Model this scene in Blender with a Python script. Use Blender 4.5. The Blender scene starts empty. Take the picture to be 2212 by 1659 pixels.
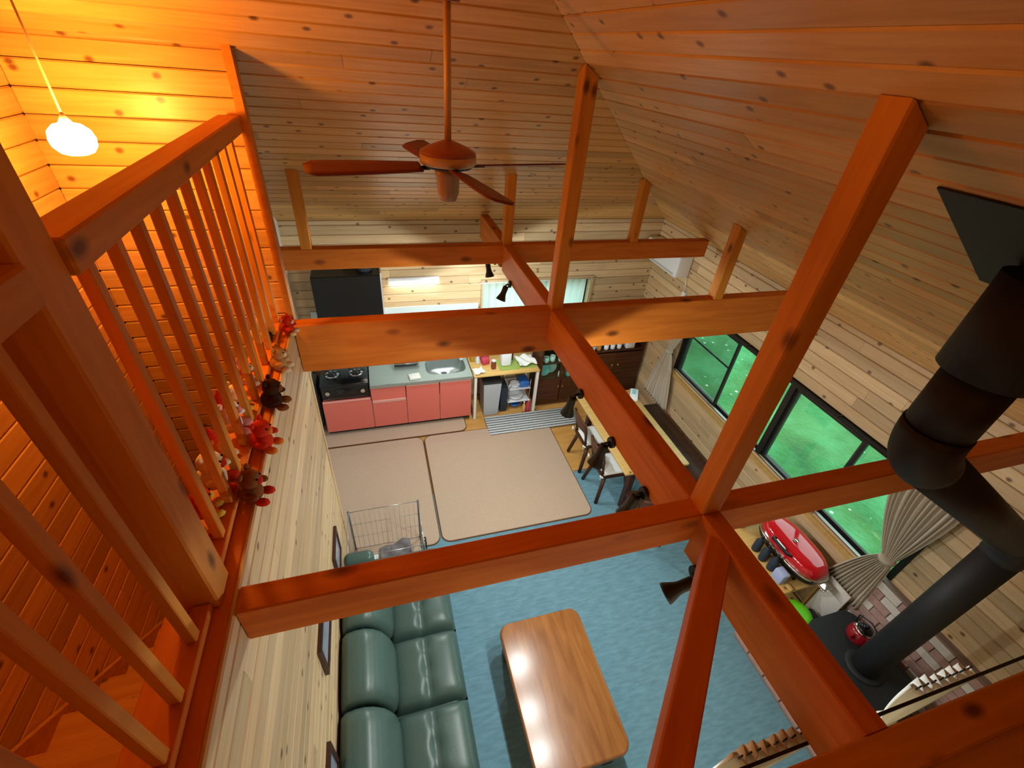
import bpy, bmesh, math, random
from mathutils import Vector, Matrix
random.seed(7)
SC = bpy.context.scene
COL = SC.collection
PI = math.pi

# ------------------------------------------------------------------ camera
cam = bpy.data.cameras.new('camera'); camo = bpy.data.objects.new('camera', cam); COL.objects.link(camo)
cam.sensor_fit = 'HORIZONTAL'; cam.sensor_width = 36.0; cam.lens = 973.997 / 2212 * 36.0
cam.clip_start = 0.02; cam.clip_end = 200
CR = Vector((0.9590681611440097, -0.27273670474645867, 0.07617711049843448))
CU = Vector((0.10274280858003443, 0.5858251527228243, 0.8038985046150826))
CF = Vector((0.26387909649105223, 0.7631668102854857, -0.5898679870223026))
camo.matrix_world = Matrix(((CR.x, CU.x, -CF.x, 0.52858), (CR.y, CU.y, -CF.y, 0.0), (CR.z, CU.z, -CF.z, 4.15135), (0, 0, 0, 1)))
SC.camera = camo

# ------------------------------------------------------------------ world, exposure
W_ = bpy.data.worlds.new('overcast'); SC.world = W_; W_.use_nodes = True
bg = W_.node_tree.nodes['Background']; bg.inputs[0].default_value = (0.80, 0.93, 1.0, 1); bg.inputs[1].default_value = 2.4
vs = SC.view_settings
vs.view_transform = 'Standard'; vs.look = 'None'; vs.gamma = 1.0; vs.use_curve_mapping = False
vs.exposure = 0.52
WARM = (1.0, 0.43, 0.075)
COOL = (0.93, 1.0, 0.97)
PENDANT_STRENGTH = 150.0
LOFT_STRENGTH = 34.0
SPOT_POWER = 22.0
TUBE_STRENGTH = 22.0

# ------------------------------------------------------------------ main dimensions (metres)
W = 4.208; D = 5.21; ZW = 2.572; S = 0.627
XR = 0.30; YA = D - (W - XR); ZR = ZW + S * (W - XR)
ZT = 2.694; XL0 = 1.704; XL1 = 1.796; ZLB = 2.439
YS = 2.87; XST = -0.9; YE = 0.117

# ------------------------------------------------------------------ materials
def lin(h):
    r = []
    for i in (0, 2, 4):
        c = int(h[i:i+2], 16) / 255
        r.append(c / 12.92 if c <= 0.04045 else ((c + 0.055) / 1.055) ** 2.4)
    return (r[0], r[1], r[2], 1)
MATS = {}
def newmat(name):
    m = bpy.data.materials.new(name); m.use_nodes = True; MATS[name] = m
    nt = m.node_tree; b = nt.nodes['Principled BSDF']
    return m, nt, b
def plain(name, col, rough=0.5, metal=0.0, noise=0.0, nscale=40, bump=0.0, coat=0.0, stretch=(1, 1, 1), spec=0.5):
    m, nt, b = newmat(name)
    c = lin(col) if isinstance(col, str) else col
    b.inputs['Base Color'].default_value = c; b.inputs['Roughness'].default_value = rough
    b.inputs['Metallic'].default_value = metal; b.inputs['Coat Weight'].default_value = coat
    b.inputs['Specular IOR Level'].default_value = spec
    if noise or bump:
        tc = nt.nodes.new('ShaderNodeTexCoord'); mp = nt.nodes.new('ShaderNodeMapping'); mp.inputs['Scale'].default_value = stretch
        nz = nt.nodes.new('ShaderNodeTexNoise'); nz.inputs['Scale'].default_value = nscale; nz.inputs['Detail'].default_value = 4
        nt.links.new(tc.outputs['Object'], mp.inputs[0]); nt.links.new(mp.outputs[0], nz.inputs['Vector'])
        if noise:
            mr = nt.nodes.new('ShaderNodeMapRange'); mr.inputs[1].default_value = 0.25; mr.inputs[2].default_value = 0.75
            mr.inputs[3].default_value = 1 - noise; mr.inputs[4].default_value = 1 + noise
            hs = nt.nodes.new('ShaderNodeHueSaturation'); hs.inputs['Color'].default_value = c
            nt.links.new(nz.outputs[0], mr.inputs[0]); nt.links.new(mr.outputs[0], hs.inputs['Value'])
            nt.links.new(hs.outputs[0], b.inputs['Base Color'])
        if bump:
            bp = nt.nodes.new('ShaderNodeBump'); bp.inputs['Strength'].default_value = bump; bp.inputs['Distance'].default_value = 0.004
            nt.links.new(nz.outputs[0], bp.inputs['Height']); nt.links.new(bp.outputs[0], b.inputs['Normal'])
    return m
def wood(name, c1, c2, rough=0.4, knots=0.45, vary=0.2, grain=(1.1, 16, 16), coat=0.0, ks=(5.5, 7, 7), kcol='4a240c', dim='2D', kr=(0.05, 0.13), spec=0.4):
    m, nt, b = newmat(name); N = nt.nodes; L = nt.links
    tc = N.new('ShaderNodeTexCoord'); oi = N.new('ShaderNodeObjectInfo')
    mu = N.new('ShaderNodeMath'); mu.operation = 'MULTIPLY'; mu.inputs[1].default_value = 37.0
    L.new(oi.outputs['Random'], mu.inputs[0])
    ad = N.new('ShaderNodeVectorMath'); ad.operation = 'ADD'
    L.new(tc.outputs['Object'], ad.inputs[0]); L.new(mu.outputs[0], ad.inputs[1])
    mp = N.new('ShaderNodeMapping'); mp.inputs['Scale'].default_value = grain; L.new(ad.outputs[0], mp.inputs[0])
    nz = N.new('ShaderNodeTexNoise'); nz.inputs['Scale'].default_value = 2.2; nz.inputs['Detail'].default_value = 5; nz.inputs['Distortion'].default_value = 0.6
    L.new(mp.outputs[0], nz.inputs['Vector'])
    rp = N.new('ShaderNodeValToRGB'); rp.color_ramp.elements[0].position = 0.32; rp.color_ramp.elements[1].position = 0.68
    rp.color_ramp.elements[0].color = lin(c1); rp.color_ramp.elements[1].color = lin(c2); L.new(nz.outputs[0], rp.inputs[0])
    mr = N.new('ShaderNodeMapRange'); mr.inputs[3].default_value = 1 - vary; mr.inputs[4].default_value = 1 + vary * 0.6
    L.new(oi.outputs['Random'], mr.inputs[0])
    hs = N.new('ShaderNodeHueSaturation'); L.new(rp.outputs[0], hs.inputs['Color']); L.new(mr.outputs[0], hs.inputs['Value'])
    out = hs.outputs[0]
    if knots:
        m2 = N.new('ShaderNodeMapping'); m2.inputs['Scale'].default_value = ks; L.new(ad.outputs[0], m2.inputs[0])
        vo = N.new('ShaderNodeTexVoronoi'); vo.voronoi_dimensions = dim; vo.inputs['Scale'].default_value = 1.0; L.new(m2.outputs[0], vo.inputs['Vector'])
        r2 = N.new('ShaderNodeMapRange'); r2.inputs[1].default_value = kr[0]; r2.inputs[2].default_value = kr[1]
        r2.inputs[3].default_value = 1.0; r2.inputs[4].default_value = 0.0; L.new(vo.outputs['Distance'], r2.inputs[0])
        sp = N.new('ShaderNodeSeparateColor'); L.new(vo.outputs['Color'], sp.inputs[0])
        gt = N.new('ShaderNodeMath'); gt.operation = 'LESS_THAN'; gt.inputs[1].default_value = knots; L.new(sp.outputs[0], gt.inputs[0])
        m3 = N.new('ShaderNodeMath'); m3.operation = 'MULTIPLY'; L.new(r2.outputs[0], m3.inputs[0]); L.new(gt.outputs[0], m3.inputs[1])
        m4 = N.new('ShaderNodeMath'); m4.operation = 'MULTIPLY'; m4.inputs[1].default_value = 0.8; L.new(m3.outputs[0], m4.inputs[0])
        mx = N.new('ShaderNodeMix'); mx.data_type = 'RGBA'; L.new(m4.outputs[0], mx.inputs[0]); L.new(out, mx.inputs[6]); mx.inputs[7].default_value = lin(kcol)
        out = mx.outputs[2]
    L.new(out, b.inputs['Base Color'])
    b.inputs['Roughness'].default_value = rough; b.inputs['Coat Weight'].default_value = coat; b.inputs['Coat Roughness'].default_value = 0.25; b.inputs['Specular IOR Level'].default_value = spec
    bp = N.new('ShaderNodeBump'); bp.inputs['Strength'].default_value = 0.12; bp.inputs['Distance'].default_value = 0.002
    L.new(nz.outputs[0], bp.inputs['Height']); L.new(bp.outputs[0], b.inputs['Normal'])
    return m
def emit(name, col, strength):
    m = bpy.data.materials.new(name); m.use_nodes = True; MATS[name] = m; nt = m.node_tree
    nt.nodes.remove(nt.nodes['Principled BSDF']); e = nt.nodes.new('ShaderNodeEmission')
    e.inputs[0].default_value = (*col, 1); e.inputs[1].default_value = strength
    nt.links.new(e.outputs[0], nt.nodes['Material Output'].inputs[0]); return m

wood('pine', 'd9c09a', 'ccad80', 0.42, 0.38, 0.24)
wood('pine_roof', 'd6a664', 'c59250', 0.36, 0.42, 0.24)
wood('beam_red', 'da7f2c', 'c56a20', 0.55, 0.30, 0.10, grain=(0.9, 9, 9), ks=(3.0, 6, 6), kcol='3c1206', dim='3D', kr=(0.08, 0.22), spec=0.22)
wood('post_wood', 'df9434', 'cd8028', 0.55, 0.45, 0.10, grain=(0.9, 11, 11), ks=(4.5, 9, 9), kcol='4a1c08', dim='3D', kr=(0.08, 0.24), spec=0.22)
wood('stair_wood', 'd2924a', 'c07e38', 0.4, 0.35, 0.15)
wood('dark_wood', '4b2a17', '35190c', 0.45, 0.0, 0.15, grain=(1, 12, 12))
wood('hutch_wood', '5a3218', '3f200e', 0.4, 0.0, 0.12, grain=(1, 14, 14))
wood('table_yellow', 'd8b673', 'c9a35c', 0.4, 0.1, 0.1)
wood('coffee_top', 'a36c38', '855226', 0.21, 0.0, 0.0, grain=(1.2, 9, 9), coat=0.3)
wood('floor_wood', 'd2a15c', 'c08c48', 0.35, 0.05, 0.1, grain=(1, 6, 6))
plain('backing', '3a2413', 0.8)
plain('carpet_blue', '6f98a9', 0.95, noise=0.18, nscale=9, bump=0.5, stretch=(1, 4, 1), spec=0.1)
plain('mat_tan', 'c0aa95', 0.85, noise=0.06, nscale=60, bump=0.2, spec=0.15)
plain('mat_edge', '6a4526', 0.8)
plain('leather', '48605a', 0.36, noise=0.08, nscale=120, bump=0.1)
plain('piping', '36493f', 0.4)
plain('table_side', '3a2011', 0.35)
plain('kitchen_red', 'da6e62', 0.35)
plain('kitchen_edge', 'e6b0a6', 0.4)
plain('white_paint', 'e6e4e0', 0.5)
plain('splash_white', 'd4e2e4', 0.3)
plain('steel', 'aab4b3', 0.38, 0.75)
plain('steel_top', 'aebab4', 0.35, 0.55)
plain('chrome', 'd8d8d8', 0.12, 1.0)
plain('black_metal', '0c0c0d', 0.45)
plain('stove_pipe', '15161a', 0.6)
plain('black_gloss', '0d0f11', 0.2)
plain('cast_iron', '1e2326', 0.7, noise=0.15, nscale=30)
plain('flash_plate', '23262b', 0.7)
plain('grey_plastic', 'b6bcc4', 0.45)
plain('white_plastic', 'e9edf2', 0.4)
plain('dark_plastic', '26282b', 0.45)
plain('alu_dark', '2c2b29', 0.4, 0.4)
plain('alu_grey', '7d858a', 0.35, 0.7)
plain('curtain', 'c4baa8', 0.9, noise=0.06, nscale=70, spec=0.1)
plain('curtain_white', 'eef0ea', 0.9, spec=0.1)
plain('red_enamel', 'c41220', 0.12, coat=0.6)
plain('kettle_red', '8c1420', 0.15, coat=0.5)
plain('lime', '6fe81e', 0.4)
plain('brick_pink', 'b08f88', 0.85, noise=0.12, nscale=25)
plain('brick_white', 'd6d3cd', 0.85, noise=0.05, nscale=25)
plain('mortar', '8d7c74', 0.9)
plain('paper', 'eaf4f6', 0.7)
plain('cloth_white', 'e4e6e2', 0.9, noise=0.04, nscale=50, spec=0.1)
plain('cyan_print', '8fd0dc', 0.6)
plain('green_mat', '9cb25a', 0.7)
plain('blue_plastic', '2f6fc4', 0.35)
plain('navy', '27323f', 0.6)
plain('slate_blue', '5c7486', 0.7)
plain('lav_blue', 'a9b6de', 0.6)
plain('pink_red', 'c23b56', 0.5)
plain('brown_jar', '7a3b28', 0.4)
plain('amber', 'b98a2a', 0.4)
plain('blanket', '858488', 0.95, noise=0.12, nscale=30, spec=0.1)
plain('wire', 'bdbdbb', 0.3, 0.8)
plain('rod_wood', 'd2ab7c', 0.45)
plain('fan_body', 'a25a48', 0.3, coat=0.3)
plain('fan_band', 'd0b498', 0.25)
plain('fan_blade', '7c2f16', 0.4)
plain('fan_glass', 'a07a58', 0.3)
plain('frame_brown', '3d2016', 0.4)
plain('frame_print', '9aa7bb', 0.15)
plain('stone', '6b6f70', 0.9)
for n, c in dict(plush_red='c4331c', plush_cream='dcc9a4', plush_brown='7a4a26', plush_orange='d8752c', plush_dark='3a2114', plush_pink='d8908a', plush_yellow='d9b23e', plush_white='e6ded0', plush_tan='b5854f', plush_black='1c1512').items():
    plain(n, c, 0.95, noise=0.1, nscale=90, bump=0.4, spec=0.1)
# window glass: mostly clear with a faint fixed reflection
def glassmat():
    m = bpy.data.materials.new('window_glass'); m.use_nodes = True; MATS['window_glass'] = m; nt = m.node_tree
    nt.nodes.remove(nt.nodes['Principled BSDF'])
    t = nt.nodes.new('ShaderNodeBsdfTransparent'); t.inputs[0].default_value = (0.86, 0.97, 0.92, 1)
    g = nt.nodes.new('ShaderNodeBsdfGlossy'); g.inputs['Roughness'].default_value = 0.02
    mx = nt.nodes.new('ShaderNodeMixShader'); mx.inputs[0].default_value = 0.05; nt.links.new(t.outputs[0], mx.inputs[1]); nt.links.new(g.outputs[0], mx.inputs[2])
    nt.links.new(mx.outputs[0], nt.nodes['Material Output'].inputs[0])
glassmat()
def screenmat():
    m = bpy.data.materials.new('insect_screen'); m.use_nodes = True; MATS['insect_screen'] = m; nt = m.node_tree
    b = nt.nodes['Principled BSDF']; b.inputs['Base Color'].default_value = lin('4b5654'); b.inputs['Roughness'].default_value = 0.8
    t = nt.nodes.new('ShaderNodeBsdfTransparent'); mx = nt.nodes.new('ShaderNodeMixShader'); mx.inputs[0].default_value = 0.3
    nt.links.new(t.outputs[0], mx.inputs[1]); nt.links.new(b.outputs[0], mx.inputs[2]); nt.links.new(mx.outputs[0], nt.nodes['Material Output'].inputs[0])
screenmat()
def sheermat():
    m = bpy.data.materials.new('sheer'); m.use_nodes = True; MATS['sheer'] = m; nt = m.node_tree
    b = nt.nodes['Principled BSDF']; b.inputs['Base Color'].default_value = lin('dcece8'); b.inputs['Roughness'].default_value = 0.9
    t = nt.nodes.new('ShaderNodeBsdfTranslucent'); t.inputs[0].default_value = lin('e8f4f0'); mx = nt.nodes.new('ShaderNodeMixShader'); mx.inputs[0].default_value = 0.5
    nt.links.new(b.outputs[0], mx.inputs[1]); nt.links.new(t.outputs[0], mx.inputs[2]); nt.links.new(mx.outputs[0], nt.nodes['Material Output'].inputs[0])
sheermat()
def grassmat():
    m, nt, b = newmat('grass'); N = nt.nodes; L = nt.links
    tc = N.new('ShaderNodeTexCoord'); n1 = N.new('ShaderNodeTexNoise'); n1.inputs['Scale'].default_value = 1.3; n1.inputs['Detail'].default_value = 6
    L.new(tc.outputs['Object'], n1.inputs['Vector'])
    rp = N.new('ShaderNodeValToRGB'); e = rp.color_ramp.elements; e[0].position = 0.3; e[0].color = lin('2c5a30'); e[1].position = 0.7; e[1].color = lin('4c8f5a')
    x = e.new(0.5); x.color = lin('3b763e'); L.new(n1.outputs[0], rp.inputs[0]); L.new(rp.outputs[0], b.inputs['Base Color'])
    b.inputs['Roughness'].default_value = 0.8; b.inputs['Specular IOR Level'].default_value = 0.2
    vo = N.new('ShaderNodeTexVoronoi'); vo.inputs['Scale'].default_value = 5.0; L.new(tc.outputs['Object'], vo.inputs['Vector'])
    mr = N.new('ShaderNodeMapRange'); mr.inputs[1].default_value = 0.10; mr.inputs[2].default_value = 0.17; mr.inputs[3].default_value = 1; mr.inputs[4].default_value = 0; L.new(vo.outputs['Distance'], mr.inputs[0])
    n3 = N.new('ShaderNodeTexNoise'); n3.inputs['Scale'].default_value = 0.9; L.new(tc.outputs['Object'], n3.inputs['Vector'])
    g3 = N.new('ShaderNodeMath'); g3.operation = 'GREATER_THAN'; g3.inputs[1].default_value = 0.54; L.new(n3.outputs[0], g3.inputs[0])
    m3 = N.new('ShaderNodeMath'); m3.operation = 'MULTIPLY'; L.new(mr.outputs[0], m3.inputs[0]); L.new(g3.outputs[0], m3.inputs[1])
    mx = N.new('ShaderNodeMix'); mx.data_type = 'RGBA'; L.new(m3.outputs[0], mx.inputs[0]); L.new(rp.outputs[0], mx.inputs[6]); mx.inputs[7].default_value = lin('b9cfc0'); L.new(mx.outputs[2], b.inputs['Base Color'])
    n2 = N.new('ShaderNodeTexNoise'); n2.inputs['Scale'].default_value = 14; n2.inputs['Detail'].default_value = 3; L.new(tc.outputs['Object'], n2.inputs['Vector'])
    bp = N.new('ShaderNodeBump'); bp.inputs['Strength'].default_value = 0.8; bp.inputs['Distance'].default_value = 0.05; L.new(n2.outputs[0], bp.inputs['Height']); L.new(bp.outputs[0], b.inputs['Normal'])
grassmat()
def stripemat():
    m, nt, b = newmat('rug_stripe'); N = nt.nodes; L = nt.links
    tc = N.new('ShaderNodeTexCoord'); wv = N.new('ShaderNodeTexWave'); wv.wave_type = 'BANDS'; wv.bands_direction = 'Y'; wv.inputs['Scale'].default_value = 6.6
    wv.inputs['Distortion'].default_value = 0.25; wv.inputs['Detail'].default_value = 2
    L.new(tc.outputs['Object'], wv.inputs['Vector'])
    nz = N.new('ShaderNodeTexNoise'); nz.inputs['Scale'].default_value = 60; L.new(tc.outputs['Object'], nz.inputs['Vector'])
    ad = N.new('ShaderNodeMath'); ad.operation = 'MULTIPLY_ADD'; ad.inputs[1].default_value = 0.5; L.new(nz.outputs[0], ad.inputs[0]); L.new(wv.outputs[0], ad.inputs[2])
    rp = N.new('ShaderNodeValToRGB'); e = rp.color_ramp.elements; e[0].position = 0.45; e[0].color = lin('4d555c'); e[1].position = 0.62; e[1].color = lin('c9d0d2')
    L.new(ad.outputs[0], rp.inputs[0]); L.new(rp.outputs[0], b.inputs['Base Color']); b.inputs['Roughness'].default_value = 0.95
stripemat()
emit('pendant_glow', WARM, PENDANT_STRENGTH)
emit('loft_glow', WARM, LOFT_STRENGTH)
emit('tube_glow', (1.0, 0.98, 0.86), TUBE_STRENGTH)
emit('bulb_glow', COOL, 45.0)

# ------------------------------------------------------------------ mesh helpers
class MB:
    def __init__(s): s.v = []; s.f = []; s.sm = []
    def add(s, vs_, fs, smooth=False, mat=None):
        o = len(s.v)
        s.v += [tuple((mat @ Vector(p)) if mat else p) for p in vs_]
        s.f += [tuple(i + o for i in f) for f in fs]; s.sm += [smooth] * len(fs); return s
    def box(s, x0, x1, y0, y1, z0, z1, mat=None):
        v = [(x0, y0, z0), (x1, y0, z0), (x1, y1, z0), (x0, y1, z0), (x0, y0, z1), (x1, y0, z1), (x1, y1, z1), (x0, y1, z1)]
        return s.add(v, [(3, 2, 1, 0), (4, 5, 6, 7), (0, 1, 5, 4), (1, 2, 6, 5), (2, 3, 7, 6), (3, 0, 4, 7)], False, mat)
    def rbox(s, x0, x1, y0, y1, z0, z1, r=0.01, seg=2, mat=None, smooth=True):
        bm = bmesh.new(); bmesh.ops.create_cube(bm, size=1)
        for v in bm.verts: v.co = Vector(((x0 + x1) / 2 + v.co.x * (x1 - x0), (y0 + y1) / 2 + v.co.y * (y1 - y0), (z0 + z1) / 2 + v.co.z * (z1 - z0)))
        bmesh.ops.bevel(bm, geom=bm.edges[:], offset=r, segments=seg, profile=0.5, affect='EDGES')
        bm.verts.ensure_lookup_table()
        s.add([tuple(v.co) for v in bm.verts], [[v.index for v in f.verts] for f in bm.faces], smooth, mat); bm.free(); return s
    def cyl(s, p0, p1, r0, r1=None, n=16, cap=True, smooth=True):
        r1 = r0 if r1 is None else r1
        p0 = Vector(p0); p1 = Vector(p1); d = (p1 - p0).normalized(); a = d.orthogonal().normalized(); b = d.cross(a)
        v = []
        for p, r in ((p0, r0), (p1, r1)):
            for i in range(n):
                t = 2 * PI * i / n; v.append(tuple(p + (a * math.cos(t) + b * math.sin(t)) * r))
        f = [(i, (i + 1) % n, n + (i + 1) % n, n + i) for i in range(n)]
        s.add(v, f, smooth)
        if cap:
            o = len(s.v) - 2 * n
            s.f += [tuple(o + i for i in reversed(range(n))), tuple(o + n + i for i in range(n))]; s.sm += [False, False]
        return s
    def tube(s, pts, r, n=8, cap=True):
        pts = [Vector(p) for p in pts]; rs = r if isinstance(r, (list, tuple)) else [r] * len(pts)
        v = []; pa = None
        for i, p in enumerate(pts):
            d = (pts[min(i + 1, len(pts) - 1)] - pts[max(i - 1, 0)]).normalized()
            a = d.orthogonal().normalized() if pa is None else (pa - d * pa.dot(d)).normalized()
            pa = a; b = d.cross(a)
            for k in range(n):
                t = 2 * PI * k / n; v.append(tuple(p + (a * math.cos(t) + b * math.sin(t)) * rs[i]))
        f = []
        for i in range(len(pts) - 1):
            for k in range(n): f.append((i * n + k, i * n + (k + 1) % n, (i + 1) * n + (k + 1) % n, (i + 1) * n + k))
        s.add(v, f, True)
        if cap:
            o = len(s.v) - len(pts) * n; e = o + (len(pts) - 1) * n
            s.f += [tuple(o + k for k in reversed(range(n))), tuple(e + k for k in range(n))]; s.sm += [False, False]
        return s
    def lathe(s, prof, n=20, mat=None, cx=1.0, cy=1.0):
        v = []; f = []
        for (r, z) in prof:
            for k in range(n):
                t = 2 * PI * k / n; v.append((cx * r * math.cos(t), cy * r * math.sin(t), z))
        for i in range(len(prof) - 1):
            for k in range(n): f.append((i * n + k, i * n + (k + 1) % n, (i + 1) * n + (k + 1) % n, (i + 1) * n + k))
        if prof[0][0] > 1e-4: f.append(tuple(reversed(range(n))))
        if prof[-1][0] > 1e-4: f.append(tuple((len(prof) - 1) * n + k for k in range(n)))
        return s.add(v, f, True, mat)
    def ball(s, c, r, n=12, m=8, sc=(1, 1, 1), mat=None):
        prof = []
        v = []; f = []
        for i in range(m + 1):
            ph = -PI / 2 + PI * i / m
            for k in range(n):
                t = 2 * PI * k / n
                v.append((c[0] + r * sc[0] * math.cos(ph) * math.cos(t), c[1] + r * sc[1] * math.cos(ph) * math.sin(t), c[2] + r * sc[2] * math.sin(ph)))
        for i in range(m):
            for k in range(n): f.append((i * n + k, i * n + (k + 1) % n, (i + 1) * n + (k + 1) % n, (i + 1) * n + k))
        return s.add(v, f, True, mat)
    def prism(s, poly, z0, z1, mat=None, smooth=False):
        n = len(poly); v = [(x, y, z0) for x, y in poly] + [(x, y, z1) for x, y in poly]
        f = [tuple(reversed(range(n))), tuple(range(n, 2 * n))] + [(i, (i + 1) % n, n + (i + 1) % n, n + i) for i in range(n)]
        return s.add(v, f, smooth, mat)
    def grid(s, fn, nu, nv, smooth=True, mat=None):
        v = [fn(i / nu, j / nv) for j in range(nv + 1) for i in range(nu + 1)]
        f = [(j * (nu + 1) + i, j * (nu + 1) + i + 1, (j + 1) * (nu + 1) + i + 1, (j + 1) * (nu + 1) + i) for j in range(nv) for i in range(nu)]
        return s.add(v, f, smooth, mat)
    def mesh(s, name, mat):
        me = bpy.data.meshes.new(name); me.from_pydata(s.v, [], s.f); me.polygons.foreach_set('use_smooth', s.sm)
        me.materials.append(MATS[mat]); me.update(); return me
    def build(s, name, mat, parent=None, loc=None, solid=0.0, rotz=None):
        me = s.mesh(name, mat); o = bpy.data.objects.new(name, me); COL.objects.link(o)
        if parent: o.parent = parent
        if loc is not None: o.location = loc
        if rotz is not None: o.rotation_euler = (0, 0, rotz)
        if solid:
            md = o.modifiers.new('thick', 'SOLIDIFY'); md.thickness = solid; md.offset = 0
        return o
def tag(o, label=None, cat=None, group=None, kind=None):
    if label: o['label'] = label
    if cat: o['category'] = cat
    if group: o['group'] = group
    if kind: o['kind'] = kind
    return o
def thing(name, label, cat, loc=(0, 0, 0), rotz=0.0, group=None):
    o = bpy.data.objects.new(name, None); COL.objects.link(o); o.empty_display_size = 0.1
    o.location = loc; o.rotation_euler = (0, 0, rotz); return tag(o, label, cat, group)
def struct(name, mb, mat, label=None, cat=None):
    o = mb.build(name, mat); tag(o, label, cat, kind='structure'); return o
def rounded(x0, x1, y0, y1, r, n=6, corners=(1, 1, 1, 1)):
    pts = []
    for (cx, cy, a, on) in ((x1 - r, y1 - r, 0, corners[0]), (x0 + r, y1 - r, 90, corners[1]), (x0 + r, y0 + r, 180, corners[2]), (x1 - r, y0 + r, 270, corners[3])):
        if on:
            for i in range(n + 1):
                t = math.radians(a + 90 * i / n); pts.append((cx + r * math.cos(t), cy + r * math.sin(t)))
        else:
            t = math.radians(a + 45); pts.append((cx + r * (1 if math.cos(t) > 0 else -1), cy + r * (1 if math.sin(t) > 0 else -1)))
    return pts

PW = 0.105
def planks(parent, O, U, V, N, vmax, rows, mat, seed, w=PW, t=0.014, maxlen=3.2, v_start=0.0):
    """Tongue-and-groove boards: each board its own object, running along U, stacked along V, facing N.
    rows(v) gives the (u0, u1) ranges of the board edge at height v."""
    rnd = random.Random(seed); O = Vector(O); U = Vector(U).normalized(); V = Vector(V).normalized(); N = Vector(N).normalized()
    v0 = v_start; g = 0.0016; c = 0.006
    while v0 < vmax - 0.004:
        v1 = min(v0 + w, vmax); hh = v1 - v0
        ra = rows(v0 + 1e-4); rb = rows(v1 - 1e-4); rm = rows((v0 + v1) / 2)
        if len(ra) == len(rb) == len(rm): segs = list(zip(ra, rb))
        else: segs = [(r, r) for r in rm]
        for (a, b) in segs:
            lo = max(a[0], b[0]); hi = min(a[1], b[1]); cuts = []
            if hi - lo > maxlen * 0.7:
                p = lo + rnd.uniform(0.15, 1.0) * maxlen
                while p < hi - 0.5: cuts.append(p); p += maxlen * rnd.uniform(0.75, 1.15)
            ends = [(a[0], b[0])] + [(q, q) for q in cuts] + [(a[1], b[1])]
            for (e0, e1) in zip(ends[:-1], ends[1:]):
                if max(e1) - min(e0) < 0.02: continue
                base = min(e0); jit = rnd.uniform(-0.0008, 0.0008)
                prof = [(g, -t), (hh - g, -t), (hh - g, -c), (hh - g - c, jit), (g + c, jit), (g, -c)]
                vv = []
                for ei, sgn in ((e0, 1), (e1, -1)):
                    for (y, z) in prof:
                        f = y / hh; vv.append((ei[0] + (ei[1] - ei[0]) * f - base + sgn * 0.0008, y, z))
                fs = [(5, 4, 3, 2, 1, 0), (6, 7, 8, 9, 10, 11)] + [(i, (i + 1) % 6, 6 + (i + 1) % 6, 6 + i) for i in range(6)]
                mb = MB(); mb.add(vv, fs); me = mb.mesh('plank', mat)
                o = bpy.data.objects.new('plank', me); COL.objects.link(o); o.parent = parent
                P = O + U * base + V * v0
                o.matrix_world = Matrix(((U.x, V.x, N.x, P.x), (U.y, V.y, N.y, P.y), (U.z, V.z, N.z, P.z), (0, 0, 0, 1)))
        v0 = v1
def span(lo, hi, holes, v):
    """(lo, hi) minus the holes whose v-range covers v; holes = (u0, u1, v0, v1)"""
    r = [(lo, hi)]
    for (a, b, c, d) in holes:
        if c < v < d:
            n = []
            for (p, q) in r:
                if b <= p or a >= q: n.append((p, q)); continue
                if a > p: n.append((p, a))
                if b < q: n.append((b, q))
            r = n
    return r
def beam(name, p0, p1, wy, hz, mat, label, cat='beam', group=None, up=(0, 0, 1), c=0.006):
    """Squared timber between two points (p = centre of section); local X runs along it."""
    p0 = Vector(p0); p1 = Vector(p1); X = (p1 - p0).normalized(); Zz = Vector(up); Y = Zz.cross(X).normalized(); Zz = X.cross(Y)
    L = (p1 - p0).length; mb = MB(); a = wy / 2; b = hz / 2
    prof = [(a - c, -b), (a, -b + c), (a, b - c), (a - c, b), (-a + c, b), (-a, b - c), (-a, -b + c), (-a + c, -b)]
    v = [(0, y, z) for y, z in prof] + [(L, y, z) for y, z in prof]
    mb.add(v, [tuple(reversed(range(8))), tuple(range(8, 16))] + [(i, (i + 1) % 8, 8 + (i + 1) % 8, 8 + i) for i in range(8)])
    o = mb.build(name, mat); o.matrix_world = Matrix(((X.x, Y.x, Zz.x, p0.x), (X.y, Y.y, Zz.y, p0.y), (X.z, Y.z, Zz.z, p0.z), (0, 0, 0, 1)))
    return tag(o, label, cat, group)

# ================================================================== THE SETTING
BK = -2.2      # wall behind the camera
# ground floor
fl = MB().box(-0.95, W + 0.1, BK, D + 0.1, -0.2, -0.012); struct('floor', fl, 'floor_wood', 'honey coloured wood floor of the kitchen corner', 'floor')
# garden outside
gr = MB().grid(lambda u, v: (W + 0.25 + 14 * u, -8 + 26 * v, -0.55 + 0.05 * math.sin(9 * u + 4 * v)), 20, 20); tag(gr.build('lawn', 'grass'), 'green mossy lawn outside the long side window', 'grass', kind='stuff')
gr = MB().grid(lambda u, v: (-6 + 10.4 * u, D + 0.3 + 9 * v, -0.55), 6, 6); tag(gr.build('lawn', 'grass'), 'green lawn behind the kitchen window', 'grass', kind='stuff')

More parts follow.
